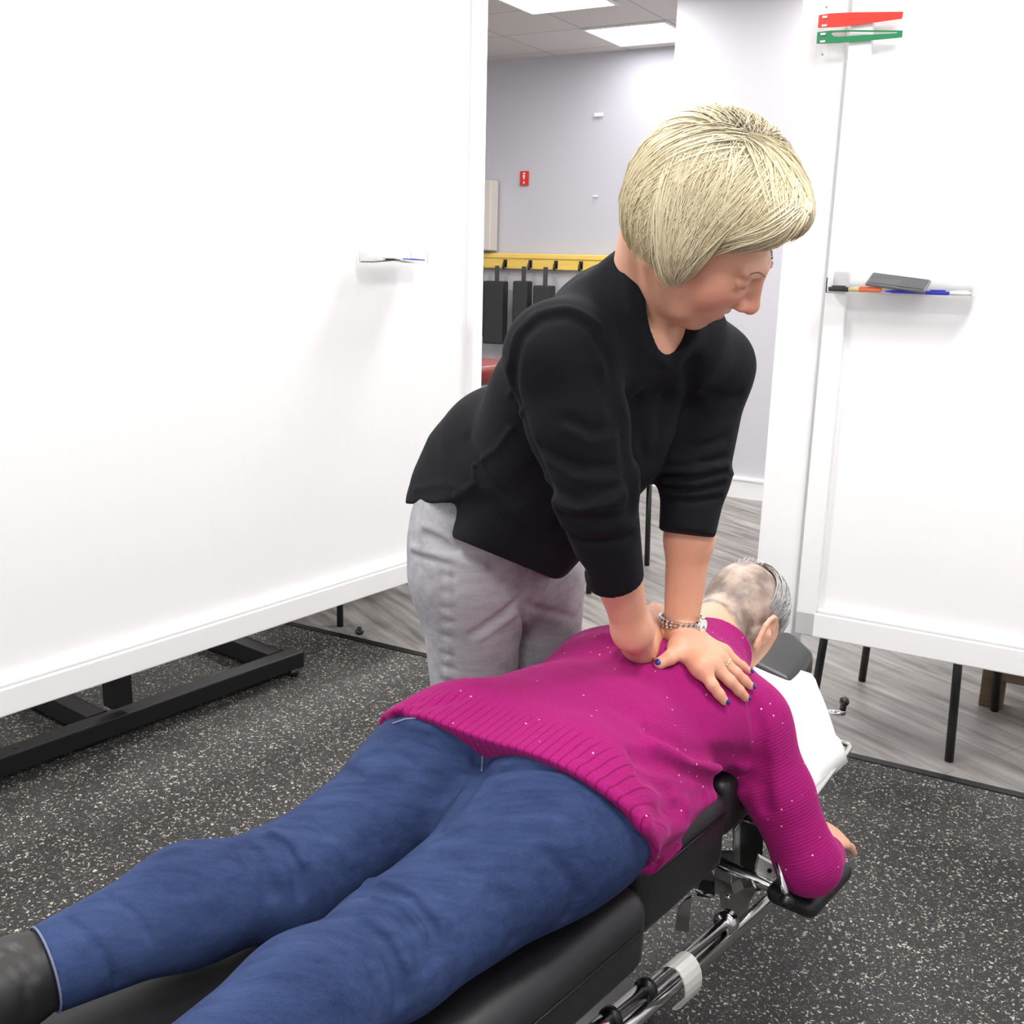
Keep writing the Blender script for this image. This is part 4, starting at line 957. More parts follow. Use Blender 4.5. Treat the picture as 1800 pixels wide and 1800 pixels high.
# boots
bt_ = Field(); dA = unit(AL - CL_)
bt_.seg(AL - dA * 0.03, AL + dA * 0.035, (0.040, 0.040), (0.037, 0.038), 0.02).seg(AL + dA * 0.035, AL + dA * 0.10 - ZZ * 0.045, 0.037, 0.034, 0.03, ).seg(AL + dA * 0.035, AL + dA * 0.10 + ZZ * 0.01, 0.037, 0.03, 0.03)
b0_ = Field(); b0_.ops = list(bt_.ops)
crs(bt_, b0_, [([(15, 1690), (40, 1720), (48, 1780)], 0.003, 0.004), ([(5, 1660), (30, 1672), (60, 1715)], 0.003, 0.004)])
link('boot', bt_.mesh('boot', 0.004, AL - 0.2, AL + 0.22), M['leather'], p_root, 'black leather ankle boot')
dB = unit(AR - CR_); b2_ = Field(); b2_.seg(AR - dB * 0.02, AR + dB * 0.05, 0.044, 0.04, 0.02).seg(AR + dB * 0.05, AR + dB * 0.12 - ZZ * 0.05, 0.04, 0.034, 0.03)
link('boot', b2_.mesh('boot', 0.005, AR - 0.25, AR + 0.25), M['leather'], p_root, 'black leather ankle boot')
bm = bmesh.new(); rg = []
ux = unit(np.cross(dA, ZZ)); uy = np.cross(dA, ux)
tube(bm, [AL + ux * 0.0455 * math.cos(a_) + uy * 0.0455 * math.sin(a_) - dA * 0.001 for a_ in np.linspace(0, 2 * math.pi, 30)], 0.0014, 6, cap=False)
link('jeans_hem', bm_mesh(bm, 'jeans_hem', True), M['stitch'], jeans, 'frayed pale hem')

# -- pink sweater
sw = Field()
ptorso(sw, 0.006)
sw.ell(T(-0.125, -0.055, 0.668), (0.14, 0.115, 0.104), [TS, TTv, ZZ], 0.05).ell(T(-0.14, 0.140, 0.664), (0.145, 0.116, 0.104), [TS, TTv, ZZ], 0.05)
sw.seg(HPR, HPR + (KR - HPR) * 0.3, (0.117, 0.104), (0.10, 0.094), 0.045, x=TTv).seg(HPL, HPL + (KL - HPL) * 0.3, (0.111, 0.099), (0.10, 0.09), 0.045, x=TTv)
sw.seg(T(-0.07, -0.04, 0.692), T(-0.07, 0.12, 0.692), 0.073, 0.073, 0.06)
sw.seg(T(-0.16, 0.035, 0.655), T(0.045, 0.035, 0.655), (0.188, 0.108), (0.18, 0.108), 0.04, x=TTv)
sw.seg(T(0.015, 0.035, 0.655), T(0.10, 0.03, 0.66), (0.196, 0.118), (0.172, 0.108), 0.03, x=TTv)
sw.seg(T(0.38, 0.01, 0.665), T(0.47, 0.01, 0.672), (0.150, 0.088), (0.09, 0.068), 0.05, x=TTv)
sw.seg(T(0.33, 0.12, 0.66), SHR, 0.076, 0.062, 0.05).seg(SHR, (SHR + ELR) / 2, 0.062, 0.054, 0.03).seg((SHR + ELR) / 2, ELR, 0.054, 0.050, 0.02).seg(ELR, ELR + (WRR - ELR) * 0.8, 0.050, 0.036, 0.02)
sw.seg(T(0.33, -0.11, 0.66), SHL, 0.074, 0.060, 0.05).seg(SHL, ELL, 0.060, 0.046, 0.03).seg(ELL, ELL + (WRL - ELL) * 0.8, 0.046, 0.036, 0.02)
sw.seg(T(0.45, 0.01, 0.675), T(0.55, 0.014, 0.686), (0.076, 0.068), (0.070, 0.064), 0.03, x=TTv)
# hanging hem at the right hip and the lower front flap
sw.seg(T(0.02, 0.17, 0.61), T(0.16, 0.165, 0.625), (0.052, 0.05), (0.05, 0.05), 0.05, x=TTv)
sw.seg(T(0.02, -0.15, 0.62), T(0.16, -0.13, 0.63), (0.05, 0.05), (0.045, 0.05), 0.05, x=TTv)
# hem plane: cut everything beyond the hem (towards the feet)
hemR = AZ(1180, 1452, 0.60); hemC = AZ(960, 1335, 0.75); hemL = AZ(686, 1262, 0.67)
hq = [sw.hit(x, y) for x, y in ((735, 1262), (800, 1276), (860, 1300), (930, 1323), (1000, 1350), (1050, 1385), (1100, 1428), (1130, 1446))]
hq = np.array([h_ for h_ in hq if h_ is not None]); hemC = hq.mean(0); hn = np.linalg.svd(hq - hemC)[2][2]; hn = hn if hn @ TS < 0 else -hn
print('hem fit residual', np.abs((hq - hemC) @ hn).max())
sw.box(hemC + hn * 0.30, (0.5, 0.5, 0.3), [unit(np.cross(hn, ZZ)), unit(np.cross(hn, np.cross(hn, ZZ))), hn], k=0.006)
sw.seg(AZ(1168, 1478, 0.588), AZ(1134, 1524, 0.578), (0.026, 0.009), (0.016, 0.007), 0.012, x=IR)
# neck opening
nd = unit(HL(0, -0.035, -0.06) - T(0.40, 0.01, 0.67))
NO = T(0.535, 0.01, 0.69)
sw.box(NO + nd * 0.2, (0.2, 0.2, 0.2), [unit(np.cross(nd, ZZ)), unit(np.cross(nd, np.cross(nd, ZZ))), nd], k=0.008)
sbase = Field(); sbase.ops = list(sw.ops)
crs(sw, sbase, [
    ([(1330, 1345), (1270, 1335), (1210, 1318), (1150, 1285)], 0.016, 0.016), ([(1320, 1370), (1260, 1375), (1190, 1350), (1120, 1330)], 0.012, 0.015),
    ([(1325, 1240), (1338, 1300), (1338, 1360), (1345, 1420)], 0.012, 0.012), ([(1240, 1400), (1180, 1390), (1130, 1360)], 0.008, 0.012),
    ([(1150, 1440), (1200, 1410), (1250, 1400)], 0.006, 0.010), ([(720, 1238), (760, 1236), (800, 1228)], 0.005, 0.010), ([(700, 1262), (705, 1250), (735, 1244)], 0.005, 0.007),
    ([(1080, 1130), (1120, 1150), (1170, 1165)], 0.006, 0.012), ([(1100, 1250), (1180, 1275), (1240, 1290)], 0.004, 0.02)])
crs(sw, sbase, [
    ([(1310, 1350), (1250, 1350), (1200, 1335), (1150, 1310)], -0.012, 0.013), ([(1300, 1395), (1240, 1405), (1190, 1400)], -0.008, 0.013), ([(1130, 1450), (1170, 1462), (1200, 1450), (1205, 1420)], -0.010, 0.014),
    ([(1130, 1440), (1080, 1400), (1010, 1345)], -0.004, 0.010), ([(1060, 1118), (1100, 1118), (1130, 1130)], -0.006, 0.012), ([(690, 1266), (700, 1246), (740, 1238)], -0.005, 0.009)])
rng2 = np.random.default_rng(7)
upper = ELR - SHR; ua = unit(upper); LA = np.linalg.norm(upper)
def arm_attr(V):
    d = V - SHR; s = d @ ua; r = np.linalg.norm(d - s[:, None] * ua, axis=1); return np.where((r < 0.085) & (s > 0.0) , s, -1.0)
def sweater_loc(V):
    L = toT(V); return L
def rib_attr(V):
    d = -(V - hemC) @ hn; return np.clip(1 - (d - 0.055) / 0.02, 0, 1)
me = sw.mesh('sweater', 0.0036, (-0.35, 1.1, 0.3), (0.85, 2.2, 0.9), {'tl': sweater_loc, 'rib': rib_attr, 'arm': arm_attr})
def knit_pink():
    m = mat('pink_knit', rgb(190, 32, 118), 0.9, spec=0.15, sheen=0.25); b = bsdf(m)
    b.inputs['Sheen Tint'].default_value = rgb(240, 120, 190); b.inputs['Sheen Roughness'].default_value = 0.4
    a = N(m, 'ShaderNodeAttribute', attribute_name='tl'); s = N(m, 'ShaderNodeSeparateXYZ'); lk(m, a.outputs['Vector'], s.inputs[0])
    rib = N(m, 'ShaderNodeAttribute', attribute_name='rib'); arm = N(m, 'ShaderNodeAttribute', attribute_name='arm')
    isarm = mathn(m, 'GREATER_THAN', arm.outputs['Fac'], 0.0)
    # hem ribs along the body; fine rows across it; rows around the arm
    fr = mathn(m, 'FRACT', mathn(m, 'MULTIPLY', s.outputs[1], 1 / 0.0125)); g = mathn(m, 'LESS_THAN', mathn(m, 'ABSOLUTE', mathn(m, 'SUBTRACT', fr, 0.5)), 0.09)
    g = mathn(m, 'MULTIPLY', mathn(m, 'MULTIPLY', g, rib.outputs['Fac']), mathn(m, 'SUBTRACT', 1.0, isarm))
    w1 = mathn(m, 'SINE', mathn(m, 'MULTIPLY', s.outputs[1], 2 * math.pi / 0.0036)); w2 = mathn(m, 'SINE', mathn(m, 'MULTIPLY', s.outputs[0], 2 * math.pi / 0.005))
    wa = mathn(m, 'SINE', mathn(m, 'MULTIPLY', arm.outputs['Fac'], 2 * math.pi / 0.0054))
    body = mathn(m, 'MULTIPLY', mathn(m, 'ADD', mathn(m, 'MULTIPLY', w1, 0.5), mathn(m, 'MULTIPLY', w2, 0.25)), mathn(m, 'SUBTRACT', 1.0, isarm))
    hgt = mathn(m, 'ADD', mathn(m, 'MULTIPLY', body, 0.30), mathn(m, 'MULTIPLY', mathn(m, 'MULTIPLY', wa, isarm), 0.32))
    hgt = mathn(m, 'SUBTRACT', hgt, mathn(m, 'MULTIPLY', g, 2.2))
    bp = N(m, 'ShaderNodeBump'); bp.inputs['Strength'].default_value = 0.55; bp.inputs['Distance'].default_value = 0.0012; lk(m, hgt, bp.inputs['Height']); lk(m, bp.outputs[0], b.inputs['Normal'])
    tc = N(m, 'ShaderNodeTexCoord'); v = N(m, 'ShaderNodeTexVoronoi', feature='F1'); v.inputs['Scale'].default_value = 62; lk(m, tc.outputs['Object'], v.inputs['Vector'])
    sp = N(m, 'ShaderNodeSeparateColor'); lk(m, v.outputs['Color'], sp.inputs[0])
    fk = mathn(m, 'MULTIPLY', mathn(m, 'LESS_THAN', v.outputs['Distance'], 0.085), mathn(m, 'GREATER_THAN', sp.outputs[0], 0.52))
    nz = N(m, 'ShaderNodeTexNoise'); nz.inputs['Scale'].default_value = 300; lk(m, tc.outputs['Object'], nz.inputs[0])
    c = mixc(m, nz.outputs[0], rgb(130, 16, 86), rgb(162, 28, 110)); c = mixc(m, g, c, rgb(122, 12, 76)); c = mixc(m, fk, c, rgb(240, 190, 215))
    lk(m, c, b.inputs['Base Color']); return m
M['pink'] = knit_pink()
sweater2 = link('sweater', me, M['pink'], p_root, 'magenta knitted sweater with pale flecks')
# thin front flap of the sweater hanging over the cushion edge
fa_ = [AZ(1172, 1462, 0.585), AZ(1160, 1492, 0.575), AZ(1146, 1520, 0.568), AZ(1112, 1536, 0.563)]

# ================================================================== STANDING WOMAN
Wf = unit((0.73, -0.68, 0)); Wr = unit((-0.68, -0.73, 0))
WHC = np.array([0.2318, 1.391, 1.4072]) + np.array([0.004, 0, 0.0])
WR_, WN, WA = [unit(v) for v in ((-0.4074, -0.8478, -0.3394), (0.7427, -0.0913, -0.6634), (0.5314, -0.5224, 0.6669))]
WAX = [WR_, WN, WA]
def HW(x, y, z): return WHC + WR_ * x + WN * y + WA * z
def wtorso(f, o, k=0.06):
    f.seg(AW(852, 965, 1.91), AW(925, 835, 1.83), (0.160 + o, 0.112 + o), (0.142 + o, 0.108 + o), k, x=Wr)
    f.seg(AW(925, 835, 1.83), AW(1035, 690, 1.71), (0.142 + o, 0.108 + o), (0.158 + o, 0.112 + o), k, x=Wr)
    f.seg(AW(1035, 690, 1.71), AW(1100, 590, 1.64), (0.158 + o, 0.112 + o), (0.132 + o, 0.078 + o), k, x=Wr)
RSH = AW(985, 628, 1.475); REL = AW(1042, 850, 1.44); RCU = AW(1082, 1018, 1.50); RWR = AW(1112, 1108, 1.555)
LSH = AW(1248, 645, 1.73); LEL = AW(1222, 830, 1.71); LCU = AW(1208, 935, 1.68); 
LWR = sw.hit(1196, 1112, 0.044)
# ---- skin
wb_ = Field()
wb_.seg(AW(925, 835, 1.83), AW(1035, 690, 1.71), (0.122, 0.088), (0.138, 0.092), 0.05, x=Wr).seg(AW(1035, 690, 1.71), AW(1100, 590, 1.64), (0.138, 0.092), (0.112, 0.058), 0.05, x=Wr)
la_ = Field()
wb_.seg(AW(1040, 610, 1.55), RSH, 0.06, 0.050, 0.05).seg(RSH, REL, 0.048, 0.038, 0.03)
wb_.seg(REL, REL + (RWR - REL) * 0.45, 0.038, 0.038, 0.02).seg(REL + (RWR - REL) * 0.45, RWR, 0.038, 0.0255, 0.02)
wb_.seg(AW(1190, 620, 1.66), LSH, 0.06, 0.050, 0.05).seg(LSH, LEL, 0.048, 0.040, 0.03)
la_.seg(LEL, LEL + (LWR - LEL) * 0.4, 0.040, 0.0365, 0.02).seg(LEL + (LWR - LEL) * 0.4, LWR, (0.0365, 0.0365), (0.0270, 0.022), 0.02, x=IR)
wb_.seg(AW(1128, 560, 1.60), HW(0, -0.035, -0.055), 0.055, 0.050, 0.04)
wb_.seg(AW(1115, 595, 1.60), AW(1145, 615, 1.585), (0.095, 0.05), (0.080, 0.036), 0.05, x=Wr)
# neck tendons and collar bone
wb_.seg(HW(0.05, -0.02, -0.06), AW(1160, 622, 1.545), 0.008, 0.006, 0.02).seg(AW(1105, 600, 1.50), AW(1160, 628, 1.55), 0.008, 0.007, 0.03)
# head
wb_.ell(HW(0, -0.018, 0.035), (0.073, 0.092, 0.088), WAX, 0.03).ell(HW(0, 0.028, -0.015), (0.0605, 0.058, 0.08), WAX, 0.03)
wb_.ell(HW(0, 0.036, -0.07), (0.051, 0.046, 0.042), WAX, 0.03).ell(HW(0, 0.070, -0.094), (0.022, 0.021, 0.018), WAX, 0.022)
for sx in (-1, 1):
    wb_.ell(HW(sx * 0.034, 0.058, -0.030), (0.025, 0.025, 0.028), WAX, 0.02).ell(HW(sx * 0.017, 0.078, -0.026), (0.016, 0.018, 0.030), WAX, 0.02)
    wb_.ell(HW(sx * 0.032, 0.098, 0.000), (0.015, 0.011, 0.010), WAX, 0.012, mode='s')
    wb_.ell(HW(sx * 0.031, 0.0770, 0.000), (0.0150, 0.0125, 0.0120), WAX, 0.004)
    wb_.seg(HW(sx * 0.012, 0.089, 0.019), HW(sx * 0.044, 0.076, 0.019), 0.008, 0.006, 0.014)
    wb_.seg(HW(sx * 0.058, 0.0, -0.045), HW(sx * 0.040, 0.045, -0.083), 0.012, 0.010, 0.02)
wb_.seg(HW(0, 0.088, 0.014), HW(0, 0.112, -0.026), 0.0085, 0.0105, 0.012).ell(HW(0, 0.1145, -0.030), (0.0115, 0.0105, 0.0105), WAX, 0.008)
for sx in (-1, 1):
    wb_.ell(HW(sx * 0.0125, 0.103, -0.033), (0.0075, 0.0105, 0.0085), WAX, 0.006)
    wb_.ell(HW(sx * 0.0075, 0.108, -0.0425), (0.0038, 0.006, 0.0035), WAX, 0.003, mode='s')
wb_.ell(HW(0, 0.078, -0.062), (0.027, 0.018, 0.021), WAX, 0.018)                      # mouth region
wb_.seg(HW(-0.019, 0.085, -0.0575), HW(0, 0.0945, -0.0555), 0.0035, 0.0052, 0.006).seg(HW(0.019, 0.085, -0.0575), HW(0, 0.0945, -0.0555), 0.0035, 0.0052, 0.006)
wb_.seg(HW(-0.017, 0.084, -0.0660), HW(0, 0.0925, -0.0675), 0.0035, 0.0060, 0.006).seg(HW(0.017, 0.084, -0.0660), HW(0, 0.0925, -0.0675), 0.0035, 0.0060, 0.006)
wb_.crease([HW(-0.023, 0.083, -0.063), HW(-0.01, 0.096, -0.0612), HW(0, 0.099, -0.0612), HW(0.01, 0.096, -0.0612), HW(0.023, 0.083, -0.063)], 0.0030, 0.0022)
wb_.crease([HW(0.017, 0.103, -0.032), HW(0.027, 0.087, -0.045), HW(0.032, 0.074, -0.062)], 0.0022, 0.0035)
wb_.crease([HW(0.018, 0.084, -0.0015), HW(0.026, 0.089, -0.0052), HW(0.036, 0.086, -0.0052), HW(0.045, 0.076, -0.002)], 0.0022, 0.0018)
wb_.crease([HW(0.020, 0.09, -0.012), HW(0.03, 0.088, -0.017), HW(0.042, 0.079, -0.014)], 0.0012, 0.003)
wb_.crease([HW(0.018, 0.086, 0.008), HW(0.03, 0.089, 0.0105), HW(0.045, 0.074, 0.006)], 0.0012, 0.002)
wb_.seg(HW(0.060, 0.0, -0.02), HW(0.074, -0.004, -0.005), 0.012, 0.008, 0.01)
wb_.ell(HW(0.078, -0.008, -0.004), (0.007, 0.018, 0.031), WAX, 0.006)
# ---- left hand: spread flat on the back of the pink sweater
NAILS = []
def finger(f, pix, rad, k0=0.008, lift=None, nail=True, src=None):
    P = []
    for i, (x, y) in enumerate(pix):
        o = rad[i] * 1.0 + (0.0 if lift is None else lift[i]); P.append((src or sw).hit(x, y, o / 0.75))
    for i in range(len(P) - 1): f.seg(P[i], P[i + 1], rad[i], rad[i + 1], k0 if i == 0 else 0.004)
    if nail: NAILS.append((P[-2], P[-1], rad[-1]))
    return P
KN = {}
def palm(f, W, ks, r0, r1):
    for K, rr in zip(ks, r1): f.seg(W, K, r0, rr, 0.016)
fi = finger(la_, [(1232, 1172), (1252, 1204), (1264, 1220), (1273, 1232)], (0.0115, 0.0092, 0.0084, 0.0072), lift=(0.008, 0.006, 0.002, 0))
fm = finger(la_, [(1250, 1166), (1283, 1197), (1299, 1214), (1310, 1226)], (0.0118, 0.0094, 0.0085, 0.0073), lift=(0.010, 0.007, 0.002, 0))
fr_ = finger(la_, [(1262, 1157), (1294, 1183), (1308, 1196), (1319, 1206)], (0.0112, 0.0088, 0.008, 0.0068), lift=(0.010, 0.006, 0.002, 0))
fp = finger(la_, [(1270, 1147), (1292, 1162), (1304, 1170), (1316, 1179)], (0.0100, 0.0078, 0.0071, 0.0062), lift=(0.008, 0.005, 0.002, 0))
palm(la_, LWR, [fi[0], fm[0], fr_[0], fp[0]], 0.0205, (0.0135, 0.0135, 0.013, 0.0115))
tmb = sw.hit(1194, 1138, 0.022); tm = sw.hit(1178, 1156, 0.016); tt_ = sw.hit(1160, 1166, 0.0125)
la_.seg(LWR, tmb, 0.019, 0.0155, 0.016).seg(tmb, tm, 0.0140, 0.0112, 0.01).seg(tm, tt_, 0.0112, 0.0095, 0.004); NAILS.append((tm, tt_, 0.0095))
la_.seg(tmb, fi[0], 0.011, 0.011, 0.018)
for a_, b__ in ((fi, 0), (fm, 0), (fr_, 0)):                       # tendons over the back of the hand
    la_.seg(LWR + IU * 0.012 - _f * 0.010, a_[0] - _f * 0.004, 0.006, 0.0075, 0.012)
# ---- right hand: heel on the spine, fingers reaching away past the other wrist
RH = sw.hit(1124, 1137, 0.020)
wb_.seg(RWR, RH, 0.0255, 0.024, 0.03)
ru = unit(AW(1165, 1100, 1.72) - RH); rs = unit(np.cross(ru, ZZ))
yb = float(LWR[1]) / 0.945
RK = [AW(1139, 1080, yb + 0.055), AW(1149, 1083, yb + 0.065), AW(1158, 1089, yb + 0.072), AW(1164, 1099, yb + 0.078)]
print('LWR', LWR, 'RH', RH, 'RWR', RWR, 'RK0', RK[0])
for i, K in enumerate(RK):
    wb_.seg(RH + (RK[3] - RK[0]) * (i - 1.5) * 0.25, K, 0.017, 0.0125, 0.016)
    e = sw.hit(1150 + i * 12, 1096 + i * 6, 0.009); 
    m_ = K + np.array([0.012, 0.030, 0.002]); e2 = K + np.array([0.022, 0.055, -0.022])
    wb_.seg(K, m_, 0.0105, 0.009, 0.006).seg(m_, e2, 0.009, 0.0075, 0.004)
wb_.seg(RH, AW(1134, 1100, yb + 0.01), 0.016, 0.012, 0.012).seg(AW(1134, 1100, yb + 0.01), AW(1138, 1082, yb + 0.035), 0.0115, 0.0095, 0.008)
wb_.group(la_, 0.002)
def lips_attr(V):
    d = V - WHC; x = d @ WR_; y = d @ WN; z = d @ WA
    return np.clip(1 - (((x / 0.0235) ** 2 + ((z + 0.0615) / 0.0115) ** 2)), 0, 0.35) / 0.35 * (y > 0.078)
def blush_attr(V):
    d = V - WHC; x = d @ WR_; y = d @ WN; z = d @ WA
    nose = np.exp(-((x / 0.016) ** 2 + ((y - 0.112) / 0.02) ** 2 + ((z + 0.03) / 0.02) ** 2))
    ck = np.exp(-(((np.abs(x) - 0.045) / 0.025) ** 2 + ((z + 0.035) / 0.03) ** 2)) * (y > 0)
    return np.clip(nose * 0.9 + ck * 0.7, 0, 1)
me = wb_.mesh('person_body', 0.0030, (-0.25, 1.2, 0.68), (0.5, 2.0, 1.62), {'lips': lips_attr, 'blush': blush_attr})
m = M['skin_w'] = mat('skin_tanned', rgb(214, 158, 128), 0.48, sss=0.12)
la = N(m, 'ShaderNodeAttribute', attribute_name='lips'); bl = N(m, 'ShaderNodeAttribute', attribute_name='blush')
nz = N(m, 'ShaderNodeTexNoise'); nz.inputs['Scale'].default_value = 35; nz.inputs['Detail'].default_value = 4; tc = N(m, 'ShaderNodeTexCoord'); lk(m, tc.outputs['Object'], nz.inputs[0])
c = mixc(m, nz.outputs[0], rgb(208, 150, 120), rgb(220, 166, 138)); c = mixc(m, mathn(m, 'MULTIPLY', bl.outputs['Fac'], 0.6), c, rgb(214, 122, 106)); c = mixc(m, mathn(m, 'MULTIPLY', la.outputs['Fac'], 0.75), c, rgb(196, 98, 92))
lk(m, c, bsdf(m).inputs['Base Color'])
w_root = empty('person', np.array([-0.06, 1.72, 0.0]), 'blonde woman standing and leaning over the table in a black sweater and grey jeans', 'person')
body = link('person_body', me, M['skin_w'], w_root)
for i, (a_, b__, r_) in enumerate(NAILS):
    d = unit(b__ - a_); up = unit(-_f * 0.55 + ZZ * 0.85); up = unit(up - d * (up @ d)); s_ = np.cross(d, up)
    f = Field(); f.ell(b__ + d * 0.0022 + up * (r_ * 0.62), (0.0058, r_ * 0.62, r_ * 0.44), [d, s_, up], 0.002)
    link('fingernail', f.mesh('fingernail', 0.0008, b__ - 0.02, b__ + 0.02), M['nail'], w_root, 'dark blue nail polish')
# ring on the ring finger
def ring(name, c, ax, r, tr, m, par, label=None):
    u1 = unit(np.cross(ax, ZZ + 0.1)); u2 = np.cross(ax, u1); bm = bmesh.new()
    tube(bm, [c + u1 * r * math.cos(t) + u2 * r * math.sin(t) for t in np.linspace(0, 2 * math.pi, 28)], tr, 8, cap=False); return link(name, bm_mesh(bm, name, True), m, par, label)
rc = fr_[0] * 0.55 + fr_[1] * 0.45
rgo = ring('finger_ring', rc, unit(fr_[1] - fr_[0]), 0.0117, 0.0018, M['gold'], None); tag(rgo, 'thin pale metal ring on the ring finger of the hand pressing the pink sweater', 'ring')
# ---- wristwatch
wd = unit(LWR - LEL); wc = LWR - wd * 0.020
to_cam = unit(CAMP - wc); wx = unit(np.cross(wd, to_cam)); wx = wx if wx @ IR > 0 else -wx; wy = unit(np.cross(wx, wd)); wy = wy if wy @ to_cam > 0 else -wy
wt = empty('wristwatch', wc, 'silver wristwatch with white dial and link band on the blonde woman\'s wrist', 'watch')
RX, RY = 0.0350, 0.0350
dial_a = math.radians(28)
def wp(a, r=1.0): return wc + wx * RX * r * math.cos(a) + wy * RY * r * math.sin(a)
for k_ in range(26):
    a_ = dial_a + 0.42 + k_ * (2 * math.pi - 0.84) / 25
    tl_ = unit(wp(a_ + 0.05) - wp(a_ - 0.05)); nn = unit(np.cross(tl_, wd)); mt = Matrix(((tl_[0], wd[0], nn[0], 0), (tl_[1], wd[1], nn[1], 0), (tl_[2], wd[2], nn[2], 0), (0, 0, 0, 1)))
    bm = bmesh.new()
    for j, wj in ((-0.0046, 0.0034), (0, 0.0046), (0.0046, 0.0034)): box(bm, wp(a_) + wd * j + tl_ * (0.0008 if j == 0 else -0.0008), (0.0058, wj, 0.0028), bev=0.0008, mtx=mt)
    link('band_link', bm_mesh(bm, 'band_link'), M['chrome'], wt)
dn = unit(wx * math.cos(dial_a) / RX + wy * math.sin(dial_a) / RY); dc = wp(dial_a) 
bm = bmesh.new(); tube(bm, [dc - dn * 0.003, dc + dn * 0.002, dc + dn * 0.0048], [0.0138, 0.0150, 0.0132], 28); wcase = link('watch_case', bm_mesh(bm, 'watch_case', False), M['chrome'], wt, 'silver round case')
bm = bmesh.new(); tube(bm, [dc + dn * 0.0044, dc + dn * 0.0053], [0.0112, 0.0112], 28); link('watch_dial', bm_mesh(bm, 'watch_dial'), M['dial'], wcase, 'white dial')
h1 = unit(np.cross(dn, wd)); h2 = wd
for an, L in ((0.9, 0.008), (2.6, 0.0058)):
    d_ = h1 * math.cos(an) + h2 * math.sin(an); bm = bmesh.new(); tube(bm, [dc + dn * 0.0056, dc + dn * 0.0056 + d_ * L], 0.0005, 5); link('watch_hand', bm_mesh(bm, 'watch_hand'), M['rubber'], wcase)
bm = bmesh.new(); tube(bm, [dc + wd * 0.0145 * 0 + h1 * 0.0145, dc + h1 * 0.018], 0.002, 10); link('watch_crown', bm_mesh(bm, 'watch_crown'), M['chrome'], wcase)

# ---- grey jeans
HRp = AW(826, 1015, 1.86); HLp = AW(948, 1015, 1.99)
HRp = HRp + np.array([0, 0.0, 0]); 
gj = Field()
gj.seg(AW(868, 868, 1.90), AW(862, 930, 1.92), (0.134, 0.104), (0.150, 0.110), 0.05, x=Wr).seg(AW(862, 915, 1.92), AW(862, 1000, 1.92), (0.152, 0.108), (0.160, 0.120), 0.05, x=Wr)
def leg(f, H, r0, kneeoff, toff):
    K = H + np.array(kneeoff); A_ = np.array([H[0] + toff[0], H[1] + toff[1], 0.09])
    f.seg(H, K, (r0, r0), (0.064, 0.066), 0.035).seg(K, A_, 0.064, 0.056, 0.03); return K, A_
KRw, ARw = leg(gj, HRp, 0.092, (0.022, -0.0, -0.40), (0.01, 0.03)); KLw, ALw = leg(gj, HLp, 0.086, (0.012, 0.0, -0.37), (0.0, 0.05))
for A_ in (ARw, ALw): gj.box(A_ - ZZ * 0.08, (0.12, 0.12, 0.075), np.eye(3), k=0.004)
gb = Field(); gb.ops = list(gj.ops)
crs(gj, gb, [
    ([(832, 1116), (870, 1090), (905, 1062), (925, 1040)], 0.006, 0.008), ([(728, 975), (760, 982), (800, 990)], 0.004, 0.006), ([(750, 940), (775, 950), (800, 965)], 0.006, 0.009), ([(922, 1060), (960, 1075), (1005, 1085)], 0.004, 0.007),
    ([(915, 1070), (917, 1130), (912, 1200)], 0.006, 0.008), ([(930, 1070), (935, 1130), (932, 1190)], 0.002, 0.004)] +
    [([(778, y), (795, y + 3)], 0.0035, 0.006) for y in (1012, 1040, 1068, 1092, 1118, 1150, 1172, 1198)])
crs(gj, gb, [([(725, 962), (760, 974), (790, 984), (850, 996)], -0.006, 0.007), ([(840, 1124), (880, 1098), (912, 1075)], -0.003, 0.006), ([(745, 925), (775, 938), (795, 958)], -0.004, 0.006), ([(788, 1000), (790, 1060), (789, 1120), (785, 1200)], -0.002, 0.004)])
me = gj.mesh('jeans', 0.0040, (-0.35, 1.4, 0.0), (0.35, 2.2, 1.05))
M['grey_denim'] = denim('grey_denim', rgb(132, 132, 136), rgb(184, 184, 188), 0.8)
gjo = link('jeans', me, M['grey_denim'], w_root, 'washed grey jeans')
for A_ in (ARw, ALw):
    f = Field(); toe = A_ + Wf * 0.15 - ZZ * 0.055; f.seg(A_ + ZZ * 0.01, A_ - ZZ * 0.04, 0.045, 0.042, 0.02).seg(A_ - ZZ * 0.045, toe, (0.042, 0.036), (0.038, 0.024), 0.03, x=Wr); f.plane((0, 0, 0.008), (0, 0, -1))
    link('shoe', f.mesh('shoe', 0.005, A_ - 0.25, A_ + 0.3), M['leather'], w_root, 'black shoe')

# ---- black sweater
bs = Field()
wtorso(bs, 0.0)
bs.seg(AW(828, 862, 1.92), AW(885, 780, 1.86), (0.102, 0.10), (0.120, 0.10), 0.05, x=Wr)
bs.seg(AW(782, 893, 1.93), AW(840, 830, 1.90), (0.064, 0.056), (0.095, 0.09), 0.05, x=Wr)
cA = AW(790, 893, 1.9)
def camcut(p, q, y, side, k=0.004):                 # plane through two sight lines; removes the side where the given pixel lies
    a_, b__, c_ = ray(*p), ray(*q), ray(*side); n_ = unit(np.cross(a_, b__)); n_ = n_ if n_ @ c_ > 0 else -n_
    return AW(p[0], p[1], y), n_
pA, nA = camcut((722, 914), (797, 872), 1.9, (800, 1000))
bs.plane(pA, nA)
bs.seg(AW(990, 800, 1.73), AW(915, 945, 1.80), (0.135, 0.105), (0.128, 0.100), 0.05, x=Wr)       # front panel
bs.seg(AW(1010, 850, 1.72), AW(965, 985, 1.78), (0.10, 0.085), (0.075, 0.065), 0.05, x=Wr)
